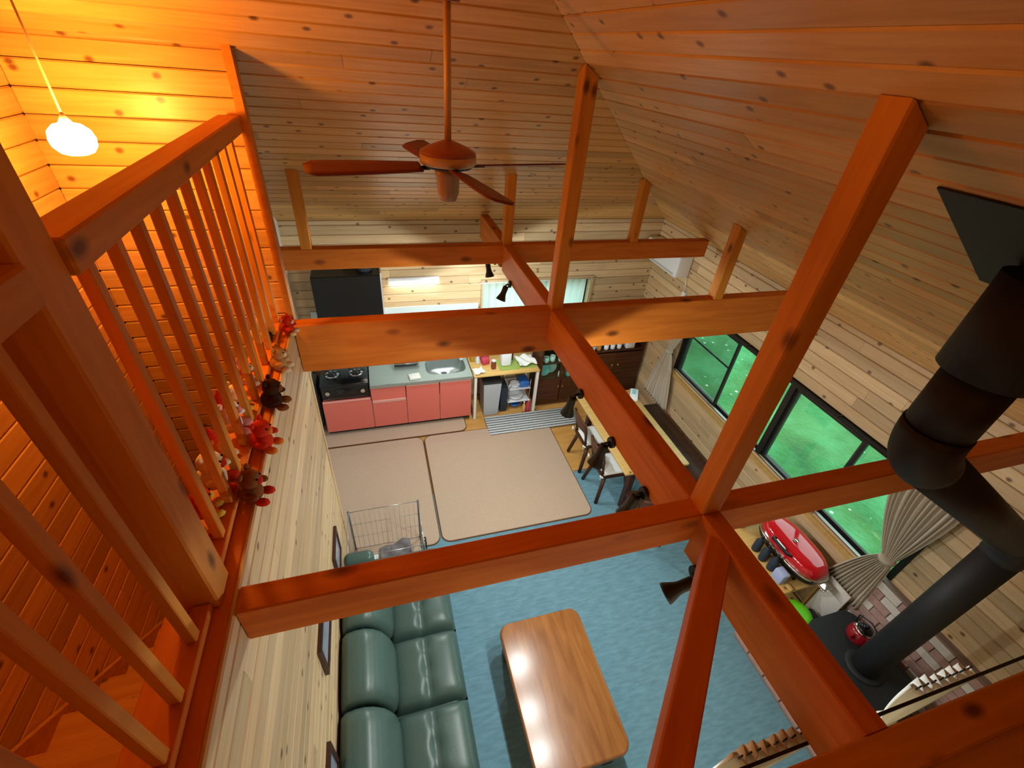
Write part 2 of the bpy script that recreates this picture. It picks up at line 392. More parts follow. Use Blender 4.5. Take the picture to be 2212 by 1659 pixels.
# walls
ww = dict(y0=1.0, y1=4.14, z0=0.90, z1=1.855)
B = MB(); t0, t1 = W + 0.014, W + 0.14
B.box(t0, t1, BK, ww['y0'], 0, ZW).box(t0, t1, ww['y1'], D + 0.1, 0, ZW).box(t0, t1, ww['y0'], ww['y1'], 0, ww['z0']).box(t0, t1, ww['y0'], ww['y1'], ww['z1'], ZW)
wall_right = struct('wall_right', B, 'backing', 'pale pine plank wall holding the long window', 'wall')
planks(wall_right, (W, 0.12, 0), (0, 1, 0), (0, 0, 1), (-1, 0, 0), ZW, lambda v: span(0, D - 0.12, [(ww['y0'] - 0.12, ww['y1'] - 0.12, ww['z0'], ww['z1'])], v), 'pine', 1)
bw = dict(x0=1.79, x1=3.34, z0=1.05, z1=1.83)
B = MB(); t0, t1 = D + 0.014, D + 0.14
B.box(-0.5, bw['x0'], t0, t1, 0, ZW).box(bw['x1'], W + 0.14, t0, t1, 0, ZW).box(bw['x0'], bw['x1'], t0, t1, 0, bw['z0']).box(bw['x0'], bw['x1'], t0, t1, bw['z1'], ZW)
wall_back = struct('wall_back', B, 'backing', 'pine plank wall behind the kitchen', 'wall')
planks(wall_back, (-0.4, D, 0), (1, 0, 0), (0, 0, 1), (0, -1, 0), ZW, lambda v: span(0, W + 0.4, [(bw['x0'] + 0.4, bw['x1'] + 0.4, bw['z0'], bw['z1'])], v), 'pine', 2)
# partition between living room and stairs
wall_left = struct('wall_left', MB().box(-0.035, -0.014, YE - 0.05, YS - 0.012, 0, 2.585), 'backing', 'pale pine plank wall behind the green sofa', 'wall')
planks(wall_left, (0, YE - 0.05, 0), (0, 1, 0), (0, 0, 1), (1, 0, 0), 2.688, lambda v: [(0, YS - YE + 0.038)], 'pine', 3)
tag(MB().box(-0.108, 0.010, YS - 0.012, YS + 0.012, 0, 2.60).build('trim_1', 'pine'), 'thin corner trim at the far end of the sofa wall', 'trim', kind='structure')
# kitchen nook side wall, rises to the roof
struct('wall_kitchen_side', MB().box(-0.5, -0.40, YS, D + 0.1, 0, 4.3), 'white_paint', 'side wall of the kitchen nook', 'wall')
# stairwell walls
def roofz_back(y): return ZW + S * (D - y)
wall_stair_far = struct('wall_stair_far', MB().box(XST - 0.1, -0.039, YS - 0.03, YS, 0, roofz_back(YS) + 0.02), 'backing', 'orange lit pine plank wall at the far end of the stairs', 'wall')
planks(wall_stair_far, (XST, YS - 0.045, 0.2), (1, 0, 0), (0, 0, 1), (0, -1, 0), roofz_back(YS - .045) - 0.2, lambda v: [(0, -0.039 - XST)], 'pine_roof', 4)
tag(MB().box(-0.038, 0.0, YS - 0.075, YS + 0.01, 2.60, roofz_back(YS) + 0.05).build('trim_2', 'post_wood'), 'upright end trim of the stairwell wall', 'trim', kind='structure')
wall_stair_left = struct('wall_stair_left', MB().box(XST - 0.12, XST - 0.014, BK, YS, 0, 4.6), 'backing', 'orange lit pine plank wall beside the stairs', 'wall')
planks(wall_stair_left, (XST, -0.3, 0.2), (0, 1, 0), (0, 0, 1), (1, 0, 0), 4.3, lambda v: [(0, YS - 0.045 + 0.3)], 'pine_roof', 5)
# near wall below the loft, wall behind camera
struct('wall_near', MB().box(-0.9, W + 0.1, -0.08, 0.02, 0, 2.50), 'pine', 'wall below the loft edge', 'wall')
struct('wall_rear', MB().box(XST - 0.1, W + 0.1, BK - 0.1, BK, 0, 5.3), 'pine_roof', 'wall behind the viewpoint', 'wall')
# loft floor
lf = struct('floor_loft', MB().box(0.0, W, BK, YE - 0.10, 2.53, ZT - 0.012), 'stair_wood', 'orange wood floor of the loft', 'floor')

# roof
def slope_box(mb, pts, n, t=0.08):
    n = Vector(n); k = len(pts); v = [tuple(Vector(p) + n * 0.015) for p in pts] + [tuple(Vector(p) + n * t) for p in pts]
    mb.add(v, [tuple(range(k)), tuple(reversed(range(k, 2 * k)))] + [((i + 1) % k, i, k + i, k + (i + 1) % k) for i in range(k)]); return mb
hyp = math.hypot(1, S); cs = 1 / hyp; sn = S / hyp
nr = (sn, 0, cs); nb = (0, sn, cs); nl = (-sn, 0, cs)
XLL = -1.1
zll = ZR - S * (XR - XLL)
ceil_r = struct('ceiling_right', slope_box(MB(), [(W + .1, BK, ZW - .1 * S), (W + .1, D + .3, ZW - .1 * S), (XR - .2, YA + .4, ZR + .2 * S), (XR - .2, BK, ZR + .2 * S)], nr), 'backing', 'sloping pine plank ceiling above the long window', 'ceiling')
LR = (W - XR) * hyp
planks(ceil_r, (W, BK, ZW), (0, 1, 0), (-cs, 0, sn), (-sn, 0, -cs), LR, lambda v: [(0.9, D - BK - v * cs)], 'pine_roof', 6, maxlen=3.6)
yl = YA + (XR - XLL)
ceil_b = struct('ceiling_back', slope_box(MB(), [(W + .3, D + .1, ZW - .1 * S), (XLL - .3, D + .1, ZW - .1 * S), (XLL - .3, yl, roofz_back(yl)), (XR - .2, YA - .2, ZR + .2 * S), (XR + .4, YA - .2, ZR + .2 * S)], nb), 'backing', 'sloping pine plank ceiling above the kitchen', 'ceiling')
planks(ceil_b, (XLL, D, ZW), (1, 0, 0), (0, -cs, sn), (0, -sn, -cs), (D - YA) * hyp, lambda v: [((max(0, XR - XLL - (YA + 0) * 0 - 0) * 0 + max(0.0, (D - v * cs < yl) * (yl - (D - v * cs)))), W - XLL - v * cs)], 'pine_roof', 7, maxlen=3.4)
struct('ceiling_left', slope_box(MB(), [(XR, BK, ZR), (XR, YA, ZR), (XLL, yl, zll), (XLL, BK, zll)], nl), 'pine_roof', 'sloping pine ceiling over the stairs', 'ceiling')

# ------------------------------------------------------------------ windows
def sash(parent, axis, a0, a1, z0, z1, n0, n1, mat, wd=0.035):
    m = MB()
    def bx(p0, p1, q0, q1):
        if axis == 'y': m.box(n0, n1, p0, p1, q0, q1)
        else: m.box(p0, p1, n0, n1, q0, q1)
    bx(a0, a0 + wd, z0, z1); bx(a1 - wd, a1, z0, z1); bx(a0 + wd, a1 - wd, z0, z0 + wd); bx(a0 + wd, a1 - wd, z1 - wd, z1)
    o = m.build('sash', mat, parent); mid = (n0 + n1) / 2; g = MB()
    if axis == 'y': g.box(mid - .002, mid + .002, a0 + wd, a1 - wd, z0 + wd, z1 - wd)
    else: g.box(a0 + wd, a1 - wd, mid - .002, mid + .002, z0 + wd, z1 - wd)
    g.build('pane', 'window_glass', o); return o
def window_y(name, y0, y1, label):
    z0, z1 = ww['z0'], ww['z1']; f = 0.03
    m = MB(); m.box(W + .002, W + .12, y0, y0 + f, z0, z1).box(W + .002, W + .12, y1 - f, y1, z0, z1).box(W + .002, W + .12, y0 + f, y1 - f, z0, z0 + f).box(W + .002, W + .12, y0 + f, y1 - f, z1 - f, z1)
    o = struct(name, m, 'alu_dark', label, 'window'); mid = (y0 + y1) / 2
    sash(o, 'y', mid - 0.03, y1 - f, z0 + f, z1 - f, W + .03, W + .055, 'alu_dark')
    sash(o, 'y', y0 + f, mid + 0.03, z0 + f, z1 - f, W + .06, W + .085, 'alu_dark')
    MB().box(W - .004, W + .03, y0 + .002, y1 - .002, z0 + f, z0 + f + .012).build('track', 'alu_grey', o)
    return o
w1 = window_y('window_1', 2.52, 4.14, 'dark framed sliding window beside the dining table')
w2 = window_y('window_2', 1.0, 2.52, 'dark framed sliding window above the red grill')
sc = MB().box(W + .092, W + .096, 3.36, 4.08, 0.96, 1.80).build('insect_screen', 'insect_screen', w1)
MB().box(W + .090, W + .10, 3.36, 4.08, 1.42, 1.44).build('screen_bar', 'alu_dark', w1)
tag(MB().box(W - .03, W + .01, 0.96, 4.18, ww['z0'] - .05, ww['z0'] - .002).build('window_sill', 'table_yellow'), 'light wooden sill below the long side window', 'sill', kind='structure')
tag(MB().box(W - .014, W + .01, 0.96, 4.18, ww['z1'] + .002, ww['z1'] + .03).build('trim_3', 'alu_dark'), 'dark head trim over the long side window', 'trim', kind='structure')
m = MB(); x0, x1, z0, z1 = bw['x0'], bw['x1'], bw['z0'], bw['z1']; f = .04
m.box(x0, x0 + f, D - .03, D + .12, z0, z1).box(x1 - f, x1, D - .03, D + .12, z0, z1).box(x0 + f, x1 - f, D - .03, D + .12, z0, z0 + f).box(x0 + f, x1 - f, D - .03, D + .12, z1 - f, z1)
w3 = struct('window_3', m, 'pine', 'pine framed kitchen window with white half curtains', 'window')
sash(w3, 'x', x0 + f, (x0 + x1) / 2 + .03, z0 + f, z1 - f, D + .03, D + .055, 'alu_dark'); sash(w3, 'x', (x0 + x1) / 2 - .03, x1 - f, z0 + f, z1 - f, D + .06, D + .085, 'alu_dark')
def sheer(x0, x1, n, label):
    def fn(u, v): return (x0 + (x1 - x0) * u, D - .055 + 0.016 * math.sin(2 * PI * n * u) * (0.5 + 0.5 * (1 - v)), 1.10 + 0.70 * v)
    tag(MB().grid(fn, n * 8, 6).build('kitchen_curtain', 'sheer'), label, 'curtain', 'white half curtains of the kitchen window')
sheer(1.80, 2.52, 8, 'white pleated half curtain on the left of the kitchen window')
sheer(2.56, 3.22, 7, 'white pleated half curtain on the right of the kitchen window')
tag(MB().cyl((1.76, D - .055, 1.805), (3.38, D - .055, 1.805), .006, n=8).build('curtain_rod', 'white_plastic'), 'thin white curtain rod across the kitchen window', 'rod')

# ------------------------------------------------------------------ timber frame
BWD = XL1 - XL0
def xbeam(name, y0, zb, label, x0=0.001, x1=None, mat='beam_red'):
    x1 = x1 or W + 0.0
    return beam(name, (x0, y0 + BWD / 2, (ZT + zb) / 2), (x1, y0 + BWD / 2, (ZT + zb) / 2), BWD, ZT - zb, mat, label)
xm = W - (ZT - ZW) / S - 0.012
xbeam('tie_beam', 0.881, 2.520, 'red brown cross beam nearest the viewpoint, over the sofa', 0.004, xm)
xbeam('tie_beam', 2.701, 2.345, 'deep red brown cross beam in the middle of the room', 0.004, xm)
xbeam('tie_beam', 4.023, 2.511, 'shallow red brown cross beam closest to the kitchen wall', -0.39, xm)
# beam running along the room, in lengths between the cross beams
lz = (ZT + ZLB) / 2; lh = ZT - ZLB; lx = (XL0 + XL1) / 2
ym = D - (ZT - ZW) / S - 0.012
beam('ridge_support_beam', (lx, YE, lz), (lx, 0.880, lz), BWD, lh, 'beam_red', 'orange brown lengthwise beam between the loft edge and the nearest cross beam')
beam('ridge_support_beam', (lx, 0.974, lz), (lx, 2.700, lz), BWD, lh, 'beam_red', 'orange brown lengthwise beam over the coffee table and dining table')
beam('ridge_support_beam', (lx, 2.794, lz), (lx, 4.022, lz), BWD, lh, 'beam_red', 'orange brown lengthwise beam with two black spotlights near the kitchen')
beam('ridge_support_beam', (lx, 4.116, lz), (lx, ym, lz), BWD, lh, 'beam_red', 'short lengthwise beam ending at the kitchen wall')
a = Vector((XL0 - .002, 0.74, 2.635)); b = Vector((1.125, YE + .05, 2.635))
beam('corner_brace', (1.71, 0.762, 2.630), (1.118, 0.172, 2.630), .092, .12, 'beam_red', 'short diagonal brace between the lengthwise beam and the loft edge', 'brace')
# loft edge beam
beam('loft_edge_beam', (0.0, YE - .05, 2.604), (W, YE - .05, 2.604), .10, .18, 'post_wood', 'orange loft edge beam in the bottom right corner')
def post(name, x0, y0, zb, zt_pts, label, w=BWD, mat='post_wood'):
    mb = MB(); x1 = x0 + w; y1 = y0 + w; c = .006
    ring = [(x0 + c, y0), (x1 - c, y0), (x1, y0 + c), (x1, y1 - c), (x1 - c, y1), (x0 + c, y1), (x0, y1 - c), (x0, y0 + c)]
    zt_ = [min(ZW + S * (W - x), ZW + S * (D - y)) - .003 for x, y in ring] if zt_pts is None else [zt_pts] * 8
    # local X along height so that the grain runs up the post
    v = [(0, x - x0, -(y - y0)) for x, y in ring] + [(z - zb, x - x0, -(y - y0)) for (x, y), z in zip(ring, zt_)]
    mb.add(v, [tuple(range(8)), tuple(reversed(range(8, 16)))] + [((i + 1) % 8, i, 8 + i, 8 + (i + 1) % 8) for i in range(8)])
    o = mb.build(name, mat); o.matrix_world = Matrix(((0, 1, 0, x0), (0, 0, -1, y0), (1, 0, 0, zb), (0, 0, 0, 1)))
    return tag(o, label, 'post')
post('roof_post', XL0, 2.701, ZT, None, 'tall slim post rising from the middle cross beam to the roof hip')
post('roof_post', XL0, 0.881, ZT, None, 'thick looking orange post standing on the nearest cross beam')
post('roof_post', XL0, 4.023, ZT, None, 'short centre post on the cross beam closest to the kitchen wall', .085)
post('roof_post', -0.055, 4.023, ZT, None, 'short dark post on the left end of the kitchen side cross beam', .085)
post('roof_post', 3.045, 4.023, ZT, None, 'short post on the right part of the kitchen side cross beam', .085)
post('roof_post', 3.09, 2.701, ZT, None, 'short post on the right part of the middle cross beam', .085)

# ------------------------------------------------------------------ stair railing
rail = thing('stair_railing', 'wooden baluster railing along the open stairwell', 'railing', (-0.08, 0, 2.70))
def rb(name, x0, x1, y0, y1, z0, z1, mat, r=.006):
    # bar whose local X runs along its longest side
    cx, cy, cz = (x0 + x1) / 2, (y0 + y1) / 2, (z0 + z1) / 2; d = (x1 - x0, y1 - y0, z1 - z0); k = d.index(max(d))
    U = Vector([1 if i == k else 0 for i in range(3)]); V = Vector([1 if i == (k + 1) % 3 else 0 for i in range(3)]); Nn = U.cross(V)
    e = (d[k], d[(k + 1) % 3], d[(k + 2) % 3])
    o = MB().rbox(-e[0] / 2, e[0] / 2, -e[1] / 2, e[1] / 2, -e[2] / 2, e[2] / 2, r, 1, smooth=False).build(name, mat, rail)
    P = Vector((cx, cy, cz)) - Vector(rail.location)
    o.matrix_local = Matrix(((U.x, V.x, Nn.x, P.x), (U.y, V.y, Nn.y, P.y), (U.z, V.z, Nn.z, P.z), (0, 0, 0, 1))); return o
rb('sill_beam', -0.20, -0.0145, YE - .02, YS - .08, 2.587, 2.690, 'beam_red')
rb('base_rail', -0.115, -0.062, YE, 0.915, 2.691, 2.725, 'beam_red', .003); rb('base_rail', -0.115, -0.062, 1.035, YS - .08, 2.691, 2.725, 'beam_red', .003)
rb('newel_post', -0.160, -0.042, 0.916, 1.034, 2.691, 4.55, 'post_wood')
rb('handrail', -0.125, -0.030, 1.035, YS - .076, 3.732, 3.808, 'post_wood')
rb('handrail', -0.125, -0.030, -1.2, 0.915, 3.732, 3.808, 'post_wood')
for y in [0.385, 0.530, 0.660, 0.815] + [1.167 + 0.155 * k for k in range(11)]:
    rb('baluster', -0.102, -0.071, y - .016, y + .016, 2.7255, 3.7315, 'post_wood', .003)

# staircase going down away from the viewpoint
st = thing('staircase', 'steep wooden stairs descending behind the railing', 'stairs', (-0.5, 1.5, 0))
k = 0
z = 1.856 + 0.173 * 4; y = 1.08 - 0.2 * 4
while y < YS - .25:
    MB().rbox(-0.395, 0.385, y - .20 - 1.5, y + .03 - 1.5, z - .032, z, .008, 1, smooth=False).build('tread', 'stair_wood', st)
    MB().box(-0.395, 0.385, y - 1.5, y + .012 - 1.5, z - .174, z - .033).build('riser', 'stair_wood', st)
    # skirt piece on the wall beside each step
    y += 0.2; z -= 0.173
ang = math.atan2(-0.173, 0.2)
sk = MB(); L_ = 3.1
sk.add([(-.398, -1.2, 2.46 + .12), (-.398, 1.29, 2.46 + .12 - 2.49 * .865), (-.398, 1.29, 2.46 - .28 - 2.49 * .865), (-.398, -1.2, 2.46 - .28),
        (-.376, -1.2, 2.46 + .12), (-.376, 1.29, 2.46 + .12 - 2.49 * .865), (-.376, 1.29, 2.46 - .28 - 2.49 * .865), (-.376, -1.2, 2.46 - .28)],
       [(0, 1, 2, 3), (7, 6, 5, 4), (0, 4, 5, 1), (1, 5, 6, 2), (2, 6, 7, 3), (3, 7, 4, 0)])
sk.build('skirting', 'stair_wood', st)
# the stair side of the partition
struct('wall_stair_right', MB().box(-0.112, -0.107, YE, YS - .05, 0, 2.58), 'pine_roof', 'stair side of the sofa wall', 'wall')

# ------------------------------------------------------------------ pendant lamp over the stairs
PL = (-0.535, 2.33, 3.76)
def pendant(P, glow, label, ztop):
    pd = thing('pendant_lamp', label, 'lamp', P)
    MB().lathe([(.024, .052), (.044, .047), (.066, .026), (.073, .0), (.069, -.026), (.052, -.048), (.034, -.055)], 24).build('shade', glow, pd)
    MB().lathe([(.006, .085), (.012, .07), (.023, .053), (.004, .0535)], 12).build('cap', 'white_plastic', pd)
    MB().cyl((0, 0, .085), (0, 0, ztop - P[2] - .02), .004, n=6).build('cord', 'rod_wood', pd)
pendant(PL, 'pendant_glow', 'glowing white glass pendant lamp over the stairs', min(ZR - S * (XR - PL[0]), roofz_back(PL[1])))
pendant((0.9, -1.3, 3.95), 'loft_glow', 'white glass pendant lamp of the loft behind the viewpoint', ZW + S * (W - 0.9))

# ------------------------------------------------------------------ ceiling fan
FX, FY, FZ = 0.905, 2.30, 3.735
fan = thing('ceiling_fan', 'reddish brown ceiling fan hanging on a long rod', 'fan', (FX, FY, FZ))
ztop = roofz_back(FY) - FZ - .03
MB().cyl((0, 0, .06), (0, 0, ztop), .0155, n=14).build('rod', 'rod_wood', fan)
MB().lathe([(.05, ztop - .07), (.06, ztop - .03), (.045, ztop + .0)], 16).build('canopy', 'fan_body', fan)
MB().lathe([(.022, .075), (.05, .065), (.095, .048), (.128, .030), (.130, .018)], 28).build('motor_housing', 'fan_body', fan)
MB().lathe([(.131, .018), (.131, -.018), (.124, -.024)], 28).build('band', 'fan_band', fan)
MB().lathe([(.124, -.024), (.110, -.036), (.07, -.040)], 28).build('flywheel', 'black_metal', fan)
MB().lathe([(.065, -.040), (.062, -.070), (.055, -.085), (.052, -.150), (.040, -.185), (.0, -.190)], 20).build('light_kit', 'fan_glass', fan)
for k in range(4):
    a_ = math.radians(100 + 90 * k); M = Matrix.Rotation(a_, 4, 'Z') @ Matrix.Translation((0, 0, -.034)) @ Matrix.Rotation(math.radians(-14), 4, 'X')
    bl = MB()
    def bfn(u, v):
        x = .13 + .50 * u; hw = .045 + .020 * math.sin(u * PI * .6)
        if u > .9: hw *= math.sqrt(max(0, 1 - ((u - .9) / .1) ** 2) * .7 + .3)
        return (x, (v * 2 - 1) * hw, 0)
    bl.grid(bfn, 12, 4, True, M); o = bl.build('blade', 'fan_blade', fan, solid=.007)
    MB().box(.09, .18, -.016, .016, -.008, -.003, M).build('blade_arm', 'black_metal', o)

# ------------------------------------------------------------------ spotlights on the lengthwise beam
def spotlight(y, d, label, zc=2.345, xc=1.635, lit=1.0, aim=-.5):
    t = thing('spotlight', label, 'spotlight', (XL0, y, zc + .10), 0, 'black spotlights on the lengthwise beam')
    base = Vector((XL0, y, zc + .10)); d = Vector(d).normalized(); c = Vector((xc, y, zc)) - base
    MB().cyl((-.001, 0, 0), (-.022, 0, 0), .032, n=14).build('mount', 'black_metal', t)
    MB().tube([(-.02, 0, 0), tuple(c - d * .075 + Vector((0, 0, .02))), tuple(c - d * .06)], .008, 8).build('arm', 'black_metal', t)
    q = d.to_track_quat('Z', 'Y').to_matrix().to_4x4(); M = Matrix.Translation(c) @ q
    MB().lathe([(.0, -.085), (.022, -.083), (.026, -.07), (.026, -.02), (.029, .0), (.045, .045), (.047, .055), (.044, .055), (.040, .044), (.026, .0), (.0, -.005)], 18, M).build('housing', 'black_metal', t)
    MB().lathe([(.034, .036), (.0, .040)], 16, M).build('bulb', 'bulb_glow', t)
    ld = bpy.data.lights.new('spot_beam', 'SPOT'); ld.energy = SPOT_POWER * lit; ld.color = COOL; ld.spot_size = math.radians(180); ld.spot_blend = 0.12; ld.shadow_soft_size = .035
    lo = bpy.data.objects.new('spot_beam', ld); COL.objects.link(lo); lo.parent = t; lo.matrix_local = Matrix.Translation(c + d * .085) @ (-Vector((aim, d.y * .25, -1))).to_track_quat('Z', 'Y').to_matrix().to_4x4()
spotlight(4.25, (.15, -.25, -1), 'black spotlight just past the kitchen side cross beam', aim=.45, lit=1.3)
spotlight(3.70, (-.45, -.25, -1), 'black spotlight tilted left between the two far cross beams', lit=1.8)
spotlight(2.03, (-.10, .05, -1), 'black spotlight in front of the striped rug and first chair', aim=.55, lit=1.2)
spotlight(1.58, (-.35, -.15, -1), 'black spotlight in front of the second dining chair')
spotlight(1.215, (-.35, -.1, -1), 'black spotlight hidden behind the nearest cross beam', lit=1.0, aim=.55)
spotlight(0.775, (-.85, .1, -.6), 'dark spotlight pointing left over the blue carpet', lit=.5)

# ------------------------------------------------------------------ carpets
tag(MB().box(0.0, W, 0.02, 3.46, -.0118, 0.0).build('blue_carpet', 'carpet_blue'), 'grey blue carpet covering the living room floor', 'carpet')
tag(MB().box(2.66, W, 3.461, 3.47, -.0118, -.001).build('carpet_edge_strip', 'mat_edge'), 'thin dark strip where blue carpet meets wood floor', 'strip')
def floor_mat(x0, x1, y0, y1, label, corners):
    t = thing('floor_mat', label, 'mat', ((x0 + x1) / 2, (y0 + y1) / 2, 0), 0, 'tan floor mats')
    cx, cy = (x0 + x1) / 2, (y0 + y1) / 2
    MB().prism([(x - cx, y - cy) for x, y in rounded(x0, x1, y0, y1, .10, 6, corners)], 0.0005, .010).build('binding', 'mat_edge', t)
    MB().prism([(x - cx, y - cy) for x, y in rounded(x0 + .01, x1 - .01, y0 + .01, y1 - .01, .09, 6, corners)], .0101, .0125).build('pile', 'mat_tan', t)
floor_mat(-0.395, 0.895, 2.80, 4.44, 'tan floor mat lying left, beside the sofa wall', (1, 0, 0, 1))
floor_mat(0.905, 2.63, 2.80, 4.44, 'large tan floor mat in the middle of the room', (0, 1, 1, 1))
floor_mat(-0.395, 1.50, 4.45, 5.0, 'narrow tan mat in front of the pink kitchen cabinets', (1, 0, 0, 1))
tag(MB().rbox(-.66, .66, -.187, .187, 0, .008, .003, 1).build('striped_rug', 'rug_stripe', loc=(2.43, 4.47, .0130)), 'grey and white striped kitchen rug', 'rug')

# ------------------------------------------------------------------ kitchen
KY = 4.66
def cab(name, x0, x1, zt, doors, label, drawers=()):
    t = thing(name, label, 'cabinet', ((x0 + x1) / 2, (KY + D) / 2, 0)); ox, oy = t.location.x, t.location.y
    bd = MB().box(x0 - ox, x1 - ox, KY + .02 - oy, D - .02 - oy, .08, min(zt, .50))
    if zt > .6: bd.box(x0 - ox, x0 - ox + .018, KY + .02 - oy, D - .02 - oy, .50, zt).box(x1 - ox - .018, x1 - ox, KY + .02 - oy, D - .02 - oy, .50, zt).box(x0 - ox, x1 - ox, D - .04 - oy, D - .02 - oy, .50, zt)
    bd.build('body', 'kitchen_edge', t)
    MB().box(x0 - ox + .005, x1 - ox - .005, KY + .06 - oy, D - .02 - oy, 0.0, .079).build('toe_kick', 'dark_plastic', t)
    for (a, b, z0, z1) in doors:
        d = MB().rbox(a - ox + .003, b - ox - .003, KY - oy, KY + .018 - oy, z0, z1, .003, 1, smooth=False).build('door', 'kitchen_red', t)
        MB().box(a - ox + .01, b - ox - .01, KY - .008 - oy, KY - .0005 - oy, z1 - .018, z1 - .004).build('pull', 'kitchen_edge', d)
    for (a, b, z0, z1) in drawers:
        d = MB().rbox(a - ox + .003, b - ox - .003, KY - oy, KY + .018 - oy, z0, z1, .003, 1, smooth=False).build('drawer', 'kitchen_red', t)
        MB().box(a - ox + .01, b - ox - .01, KY - .014 - oy, KY - .0005 - oy, z0 - .0, z0 + .014).build('pull', 'kitchen_edge', d)
    return t
cab('stove_cabinet', -0.265, 0.31, 0.58, [(-0.262, 0.307, .085, .575)], 'low pink cabinet under the black gas stove')
cab('sink_cabinet', 0.312, 1.582, 0.715, [(.315, .735, .085, .50), (.738, 1.16, .085, .71), (1.163, 1.579, .085, .71)], 'pink sink cabinet with one drawer and three doors', [(.315, .735, .505, .71)])
MB_ = MB()
wt = thing('worktop', 'stainless steel worktop with a set in sink basin', 'worktop', (0.95, 4.93, .72))
# worktop in pieces around the bowl: built as one plate with an oval opening
def plate_with_hole(x0, x1, y0, y1, cx, cy, rx, ry, z0, z1, p=4, n=48):
    mb = MB(); ins = []; outs = []
    for i in range(n):
        t = 2 * PI * i / n; c, s_ = math.cos(t), math.sin(t); r = (abs(c) ** p + abs(s_) ** p) ** (-1 / p)
        ins.append((cx + rx * r * c, cy + ry * r * s_))
        k = min(((x1 - cx) / c if c > 1e-6 else (x0 - cx) / c if c < -1e-6 else 1e9), ((y1 - cy) / s_ if s_ > 1e-6 else (y0 - cy) / s_ if s_ < -1e-6 else 1e9))
        outs.append((cx + k * c, cy + k * s_))
    v = [(x, y, z1) for x, y in ins] + [(x, y, z1) for x, y in outs] + [(x, y, z0) for x, y in outs]
    f = [(i, n + i, n + (i + 1) % n, (i + 1) % n) for i in range(n)] + [(n + i, 2 * n + i, 2 * n + (i + 1) % n, n + (i + 1) % n) for i in range(n)]
    mb.add(v, f); 
    for (x, y) in ((x0, y0), (x1, y0), (x1, y1), (x0, y1)): pass
    return mb, ins
pm, ins = plate_with_hole(-.638, .64, -.285, .26, .33, .005, .26, .185, .0, .042)
# square off the four corners of the plate
for (x, y) in ((-.638, -.285), (.64, -.285), (.64, .26), (-.638, .26)):
    pass
pm.box(-.638, -.45, -.2845, .2595, .0, .0415); pm.box(.60, .6395, -.2845, -.2, 0, .0415); pm.box(.60, .6395, .2, .2595, 0, .0415)
pm.build('top', 'steel_top', wt)
MB().box(-.638, .64, -.292, -.286, -.002, .038).build('front_edge', 'steel', wt)
MB().box(-.638, .64, .255, .27, .042, .10).build('upstand', 'steel', wt)
bowl = MB(); n = len(ins); vv = []
for (sc_, z_) in ((1, .042), (.97, .0), (.93, -.10), (.85, -.135), (.3, -.14)):
    vv += [(.33 + (x - .33) * sc_, .005 + (y - .005) * sc_, z_) for x, y in ins]
bowl.add(vv, [(k * n + (i + 1) % n, k * n + i, (k + 1) * n + i, (k + 1) * n + (i + 1) % n) for k in range(4) for i in range(n)] + [tuple(4 * n + i for i in range(n))], True)
bw_ = bowl.build('sink_bowl', 'steel', wt); MB().lathe([(.062, -.137), (.058, -.125), (.04, -.122), (0, -.124)], 20, Matrix.Translation((.30, -.03, 0))).build('drain_basket', 'grey_plastic', bw_)
# gas stove
gs = thing('gas_stove', 'black two burner gas stove left of the sink', 'stove', (0.02, 4.88, .582))
MB().rbox(-.27, .275, -.20, .27, .02, .20, .012, 2).build('body', 'black_metal', gs)
MB().rbox(-.275, .28, -.205, .275, .201, .222, .006, 1).build('hob_plate', 'black_gloss', gs)
for x in (-.14, .14):
    b_ = MB().lathe([(.085, .2225), (.08, .230), (.05, .232), (.048, .2245)], 20, Matrix.Translation((x, .02, 0))).build('drip_ring', 'chrome', gs)
    MB().lathe([(.045, .2225), (.045, .243), (.02, .248), (0, .248)], 16, Matrix.Translation((x, .02, 0))).build('burner_head', 'dark_plastic', gs)
    tr = MB()
    for k in range(5):
        t = 2 * PI * k / 5; tr.box(.035, .10, -.004, .004, .246, .262, Matrix.Translation((x, .02, 0)) @ Matrix.Rotation(t, 4, 'Z'))
    tr.build('trivet', 'cast_iron', gs)
MB().rbox(-.09, .13, -.209, -.2, .07, .15, .003, 1).build('grill_window', 'black_gloss', gs)
for x in (-.20, .205): MB().cyl((x, -.2, .11), (x, -.225, .11), .025, n=14).build('knob', 'chrome', gs)
for x in (-.24, .24): MB().box(x - .02, x + .02, -.18, .25, 0, .0195).build('foot', 'dark_plastic', gs)
# pot handles / pan at the stove side
ss = tag(MB().box(-.399, -.385, 4.40, D - .001, 0.013, 1.45).build('side_splash_panel', 'splash_white'), 'pale blue white splash panel left of the stove', 'panel')
tag(MB().rbox(-.385 + .004, -.30, 4.78, 5.05, .10, .75, .02, 2).build('dark_gap_box', 'dark_plastic'), 'dark narrow box between the side panel and the stove', 'box')  # plain dark box put in to fill the dark gap left of the stove
tag(MB().box(-.265, 1.76, D - .012, D - .0015, .83, 1.515).build('splashback', 'splash_white'), 'pale splashback panel above the sink', 'panel')
# range hood
hd = thing('range_hood', 'large black range hood above the gas stove', 'hood', (0.205, 4.988, 1.45))
MB().rbox(-.36, .36, -.09, .207, .0, .62, .008, 1, smooth=False).build('canopy', 'black_metal', hd)
MB().lathe([(.085, .621), (.085, .70), (.08, .78)], 20, Matrix.Translation((.20, .09, 0))).build('duct', 'alu_grey', hd)
MB().box(.3605, .375, -.08, .207, .0, .64).build('side_trim', 'white_paint', hd)
